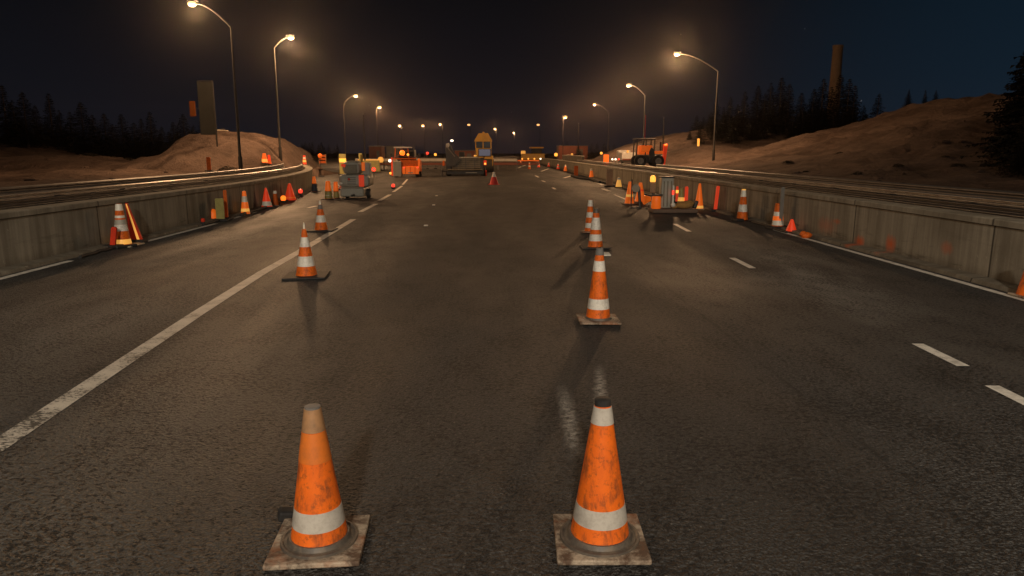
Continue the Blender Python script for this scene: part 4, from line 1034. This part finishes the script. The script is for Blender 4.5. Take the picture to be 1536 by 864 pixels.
def tree(label, x, y, h, group, var=None, wide=1.0):
    v = random.randrange(5) if var is None else var
    gz = ground_z(x, y)
    o = thing('conifer_tree', label, 'conifer', (x, y, gz-.1), random.random()*6.28, group); s = h/8.0; o.scale = (s*wide, s*wide, s)
    c = bpy.data.objects.new('crown', TV[v][0]); COL.objects.link(c); c.parent = o
    t = bpy.data.objects.new('trunk', TV[v][1]); COL.objects.link(t); t.parent = o
ORD = ['first','second','third','fourth','fifth','sixth','seventh','eighth','ninth','tenth','eleventh','twelfth','thirteenth','fourteenth','fifteenth','sixteenth','seventeenth','eighteenth','nineteenth','twentieth','twenty-first','twenty-second','twenty-third','twenty-fourth']
left_t = [(2,128),(18,150),(33,138),(52,158),(72,140),(88,165),(104,168),(120,153),(138,172),(155,170),(168,186),(181,171),(200,184),(211,178),(224,168),(242,190),(259,183),(274,171),(290,188),(304,175)]
for i, (px, py) in enumerate(left_t):
    Y = 76+random.uniform(-5,6); p = At(px, py, Y); gz = ground_z(p.x, Y)
    tree('dark conifer, %s from the left edge in the left treeline' % ORD[i], p.x, Y, p.z-gz+.1, 'conifers behind the left verge', wide=random.uniform(1.15,1.5))
right_t = [(1035,194),(1051,181),(1064,172),(1075,149),(1086,160),(1096,145),(1107,156),(1118,137),(1138,128),(1148,140),(1157,124),(1173,116),(1185,126),(1203,139),(1222,133),(1236,118),(1248,130),(1262,112),(1275,118),(1283,128),(1296,158),(1319,141)]
for i, (px, py) in enumerate(right_t):
    Y = 88+random.uniform(-5,6); p = At(px, py, Y); gz = ground_z(p.x, Y)
    tree('dark conifer, %s from the left in the treeline behind the right hill' % ORD[i], p.x, Y, p.z-gz+.1, 'conifers behind the right hill', wide=random.uniform(.95,1.3))
for (px, py, lab) in ((1364,135,'small lone conifer on the crest of the right hill, leftmost of three'),(1388,143,'small lone conifer on the crest of the right hill, middle of three'),(1404,142,'small lone conifer on the crest of the right hill, rightmost of three')):
    Y = 64; p = At(px, py, Y); gz = ground_z(p.x, Y); tree(lab, p.x, Y, max(1.5, p.z-gz+.1), 'conifers on the crest of the right hill')
for (px, Y, h, lab) in ((1540,33,7.2,'large bushy dark conifer cut by the right edge of the picture'),(1516,36,4.8,'smaller conifer just left of the large one at the right edge'),(1526,35,5.9,'tall conifer half out of the picture behind the large one at the right edge'),(1532,30,2.8,'low dense young conifer in front of the large one at the right edge'),(1543,31,4.5,'dark conifer mostly outside the picture, lowest at the right edge')):
    p = At(px, 230, Y); tree(lab, p.x, Y, h, 'conifers at the right edge', 3, .85)
for i, px in enumerate(list(range(440, 512, 6))+list(range(842, 940, 9))):
    Y = 190+random.uniform(-20,40); p = At(px+random.uniform(-2,2), 228-random.uniform(6,17), Y); gz = ground_z(p.x, Y)
    tree('tiny dark conifer in the far treeline on the horizon', p.x, Y, max(2, p.z-gz), 'tiny conifers on the horizon', wide=1.4)
for i in range(26):
    px = -20+i*13; Y = 88+random.uniform(-2,8); p = At(px, 205+random.uniform(-14,8)-max(0,(120-px))*.12, Y); gz = ground_z(p.x, Y)
    tree('small dark conifer in the dense back row of the left treeline', p.x, Y, max(2.5, p.z-gz), 'back row of the left treeline', wide=1.7)
for i in range(26):
    px = 1045+i*10.6; Y = 100+random.uniform(-2,8); p = At(px, 185+random.uniform(-22,12)+abs(px-1190)*.06, Y); gz = ground_z(p.x, Y)
    tree('small dark conifer in the dense back row behind the right hill', p.x, Y, max(2.5, p.z-gz), 'back row behind the right hill', wide=1.6)
cb = At(341,197,60); o = thing('concrete_block', 'small pale concrete block on the crest of the left sand hill', 'block', (cb.x, 59, ground_z(cb.x,59)-.06))
m = MB(); m.box((0,0,.26), (.85,.6,.5), (.05,.06,.3), bevel=.06); m.build('block', 'paleedge', o)
m = MB(); m.tube([(-.12,0,.5),(-.1,0,.62),(.1,0,.62),(.12,0,.5)], .02, 6); m.build('lifting_loop', 'rail_dark', o)
for i in range(14):
    px = 1085+i*15; Y = 84+random.uniform(-3,4); p = At(px, 160+random.uniform(-12,16)+abs(px-1200)*.12, Y); gz = ground_z(p.x, Y)
    tree('dense dark conifer in the front row behind the right hill', p.x, Y, max(2.5, p.z-gz), 'front row behind the right hill', wide=1.5)
# scrub on the left verge and hill
def shrub_mesh(seed):
    rnd = random.Random(seed); bm = bmesh.new()
    for i in range(420):
        a = rnd.random()*6.28; e = rnd.random(); r = rnd.random()**.5*.5*(1-.4*e)
        c = Vector((r*math.cos(a), r*math.sin(a), e*.7*(1-r)))
        d = Vector((rnd.uniform(-1,1), rnd.uniform(-1,1), rnd.uniform(-.2,1))).normalized()*.09; s = Vector((rnd.uniform(-1,1), rnd.uniform(-1,1), rnd.uniform(-1,1))).normalized()*.04
        bm.faces.new([bm.verts.new(c-s), bm.verts.new(c+s), bm.verts.new(c+d)])
    me = bpy.data.meshes.new('foliage'); bm.to_mesh(me); bm.free(); me.materials.append(M['needles']); return me
SH = [shrub_mesh(1), shrub_mesh(2)]
def rock_mesh(seed):
    t = bmesh.new(); bmesh.ops.create_icosphere(t, subdivisions=2, radius=.5)
    for v in t.verts: v.co *= 1+.35*noise.noise(v.co*1.8+Vector((seed*7,0,0))); v.co.z *= .6
    me = bpy.data.meshes.new('rock'); t.to_mesh(me); t.free(); me.materials.append(M['sand']); return me
RK = [rock_mesh(1), rock_mesh(2), rock_mesh(3)]
for i in range(90):
    if i < 40: x = random.uniform(-40,-12); y = random.uniform(32,62)
    else: x = random.uniform(14,34); y = random.uniform(26,50)
    o = bpy.data.objects.new('rock', random.choice(RK)); COL.objects.link(o); s = .16+.5*random.random()**3
    o.location = (x, y, ground_z(x,y)+.05*s); o.scale = (s*1.2,s,s*.8); o.rotation_euler = (0,0,random.random()*6.28)
    tag(o, 'small rock lying on the sandy slope left of the road' if i < 40 else 'small rock lying on the sandy hill right of the road', 'rock', 'rocks on the left sand slope' if i < 40 else 'rocks on the right sand hill')
for i in range(19):
    if i < 10: x = random.uniform(-38,-13); y = random.uniform(40,66); side = 'left'
    else: x = random.uniform(16,36); y = random.uniform(32,47); side = 'right'
    o = bpy.data.objects.new('scrub_bush', random.choice(SH)); COL.objects.link(o); s = random.uniform(.5,1.3)
    s *= 1 if i < 10 else .55
    o.location = (x, y, ground_z(x,y)-.05); o.scale = (s*1.6,s*1.3,s*.6); o.rotation_euler = (0,0,random.random()*6.28)
    tag(o, 'low scrubby bush on the sandy slope %s of the road' % side, 'bush', 'scrub on the %s slope' % side)

# ------------------------------------------------------------------ air, sky, added fill sun
HAZE = .00012
if HAZE:
    m = MB(); m.box((0,430,27), (2400,960,60)); hz = m.build('haze', 'asphalt'); struct(hz, 'stuff')
    hm = bpy.data.materials.new('haze_air'); hm.use_nodes = True; nt = hm.node_tree
    for n in list(nt.nodes):
        if n.type == 'BSDF_PRINCIPLED': nt.nodes.remove(n)
    pvn = nt.nodes.new('ShaderNodeVolumePrincipled'); pvn.inputs['Color'].default_value = (.85,.80,.75,1); pvn.inputs['Density'].default_value = HAZE; pvn.inputs['Anisotropy'].default_value = .94
    nt.links.new(pvn.outputs[0], nt.nodes['Material Output'].inputs['Volume'])
    hz.data.materials.clear(); hz.data.materials.append(hm); hz.display_type = 'WIRE'
w = bpy.data.worlds.new('World'); scene.world = w; w.use_nodes = True
nt = w.node_tree; bg = nt.nodes['Background']
tc = nt.nodes.new('ShaderNodeTexCoord'); sp = nt.nodes.new('ShaderNodeSeparateXYZ'); nt.links.new(tc.outputs['Generated'], sp.inputs[0])
cr = nt.nodes.new('ShaderNodeValToRGB'); nt.links.new(sp.outputs[2], cr.inputs[0])
e = cr.color_ramp.elements; e[0].position = 0.0; e[0].color = (.0085,.0080,.0112,1); e[1].position = .24; e[1].color = (.0024,.0026,.0034,1)
x = cr.color_ramp.elements.new(.09); x.color = (.0052,.0055,.0080,1); x = cr.color_ramp.elements.new(.6); x.color = (.0012,.0013,.0018,1)
# last trace of blue dusk on the right
dp = nt.nodes.new('ShaderNodeVectorMath'); dp.operation = 'DOT_PRODUCT'; nt.links.new(tc.outputs['Generated'], dp.inputs[0]); dp.inputs[1].default_value = Vector((.72,.68,.05)).normalized()
mr = nt.nodes.new('ShaderNodeMapRange'); nt.links.new(dp.outputs['Value'], mr.inputs[0]); mr.inputs[1].default_value = .86; mr.inputs[2].default_value = 1.0
ad = nt.nodes.new('ShaderNodeMix'); ad.data_type = 'RGBA'; ad.blend_type = 'ADD'; ad.inputs[0].default_value = 1
mu = nt.nodes.new('ShaderNodeMix'); mu.data_type = 'RGBA'; nt.links.new(mr.outputs[0], mu.inputs[0]); mu.inputs[6].default_value = (0,0,0,1); mu.inputs[7].default_value = (.0008,.0085,.0165,1)
nt.links.new(cr.outputs[0], ad.inputs[6]); nt.links.new(mu.outputs[2], ad.inputs[7])
# stars
vo = nt.nodes.new('ShaderNodeTexVoronoi'); vo.inputs['Scale'].default_value = 42; nt.links.new(tc.outputs['Generated'], vo.inputs['Vector'])
st = nt.nodes.new('ShaderNodeMapRange'); nt.links.new(vo.outputs['Distance'], st.inputs[0]); st.inputs[1].default_value = .012; st.inputs[2].default_value = .05; st.inputs[3].default_value = 1; st.inputs[4].default_value = 0
wn = nt.nodes.new('ShaderNodeMath'); wn.operation = 'GREATER_THAN'; wn.inputs[1].default_value = .72; sc = nt.nodes.new('ShaderNodeSeparateColor'); nt.links.new(vo.outputs['Color'], sc.inputs[0]); nt.links.new(sc.outputs[0], wn.inputs[0])
ml = nt.nodes.new('ShaderNodeMath'); ml.operation = 'MULTIPLY'; nt.links.new(st.outputs[0], ml.inputs[0]); nt.links.new(wn.outputs[0], ml.inputs[1])
m2 = nt.nodes.new('ShaderNodeMath'); m2.operation = 'MULTIPLY'; nt.links.new(ml.outputs[0], m2.inputs[0]); m2.inputs[1].default_value = .10
a2 = nt.nodes.new('ShaderNodeMix'); a2.data_type = 'RGBA'; a2.blend_type = 'ADD'; a2.inputs[0].default_value = 1
nt.links.new(ad.outputs[2], a2.inputs[6]); nt.links.new(m2.outputs[0], a2.inputs[7]); nt.links.new(a2.outputs[2], bg.inputs[0]); bg.inputs[1].default_value = 1.0
sun = bpy.data.lights.new('fill_sun', 'SUN'); sun.energy = .04; sun.angle = math.radians(12); sun.color = (1,.86,.72)  # broad warm sun added as faint soft fill from behind the camera
so = bpy.data.objects.new('fill_sun', sun); COL.objects.link(so); so.location = (0,0,60)
so.rotation_euler = Vector((.45,.75,-.55)).to_track_quat('-Z','Y').to_euler()

scene.render.engine = 'CYCLES'
scene.view_settings.view_transform = 'Standard'; scene.view_settings.look = 'None'; scene.view_settings.exposure = 0; scene.view_settings.gamma = 1
scene.cycles.volume_bounces = 0; scene.cycles.max_bounces = 5
scene.cycles.sample_clamp_indirect = 2.0
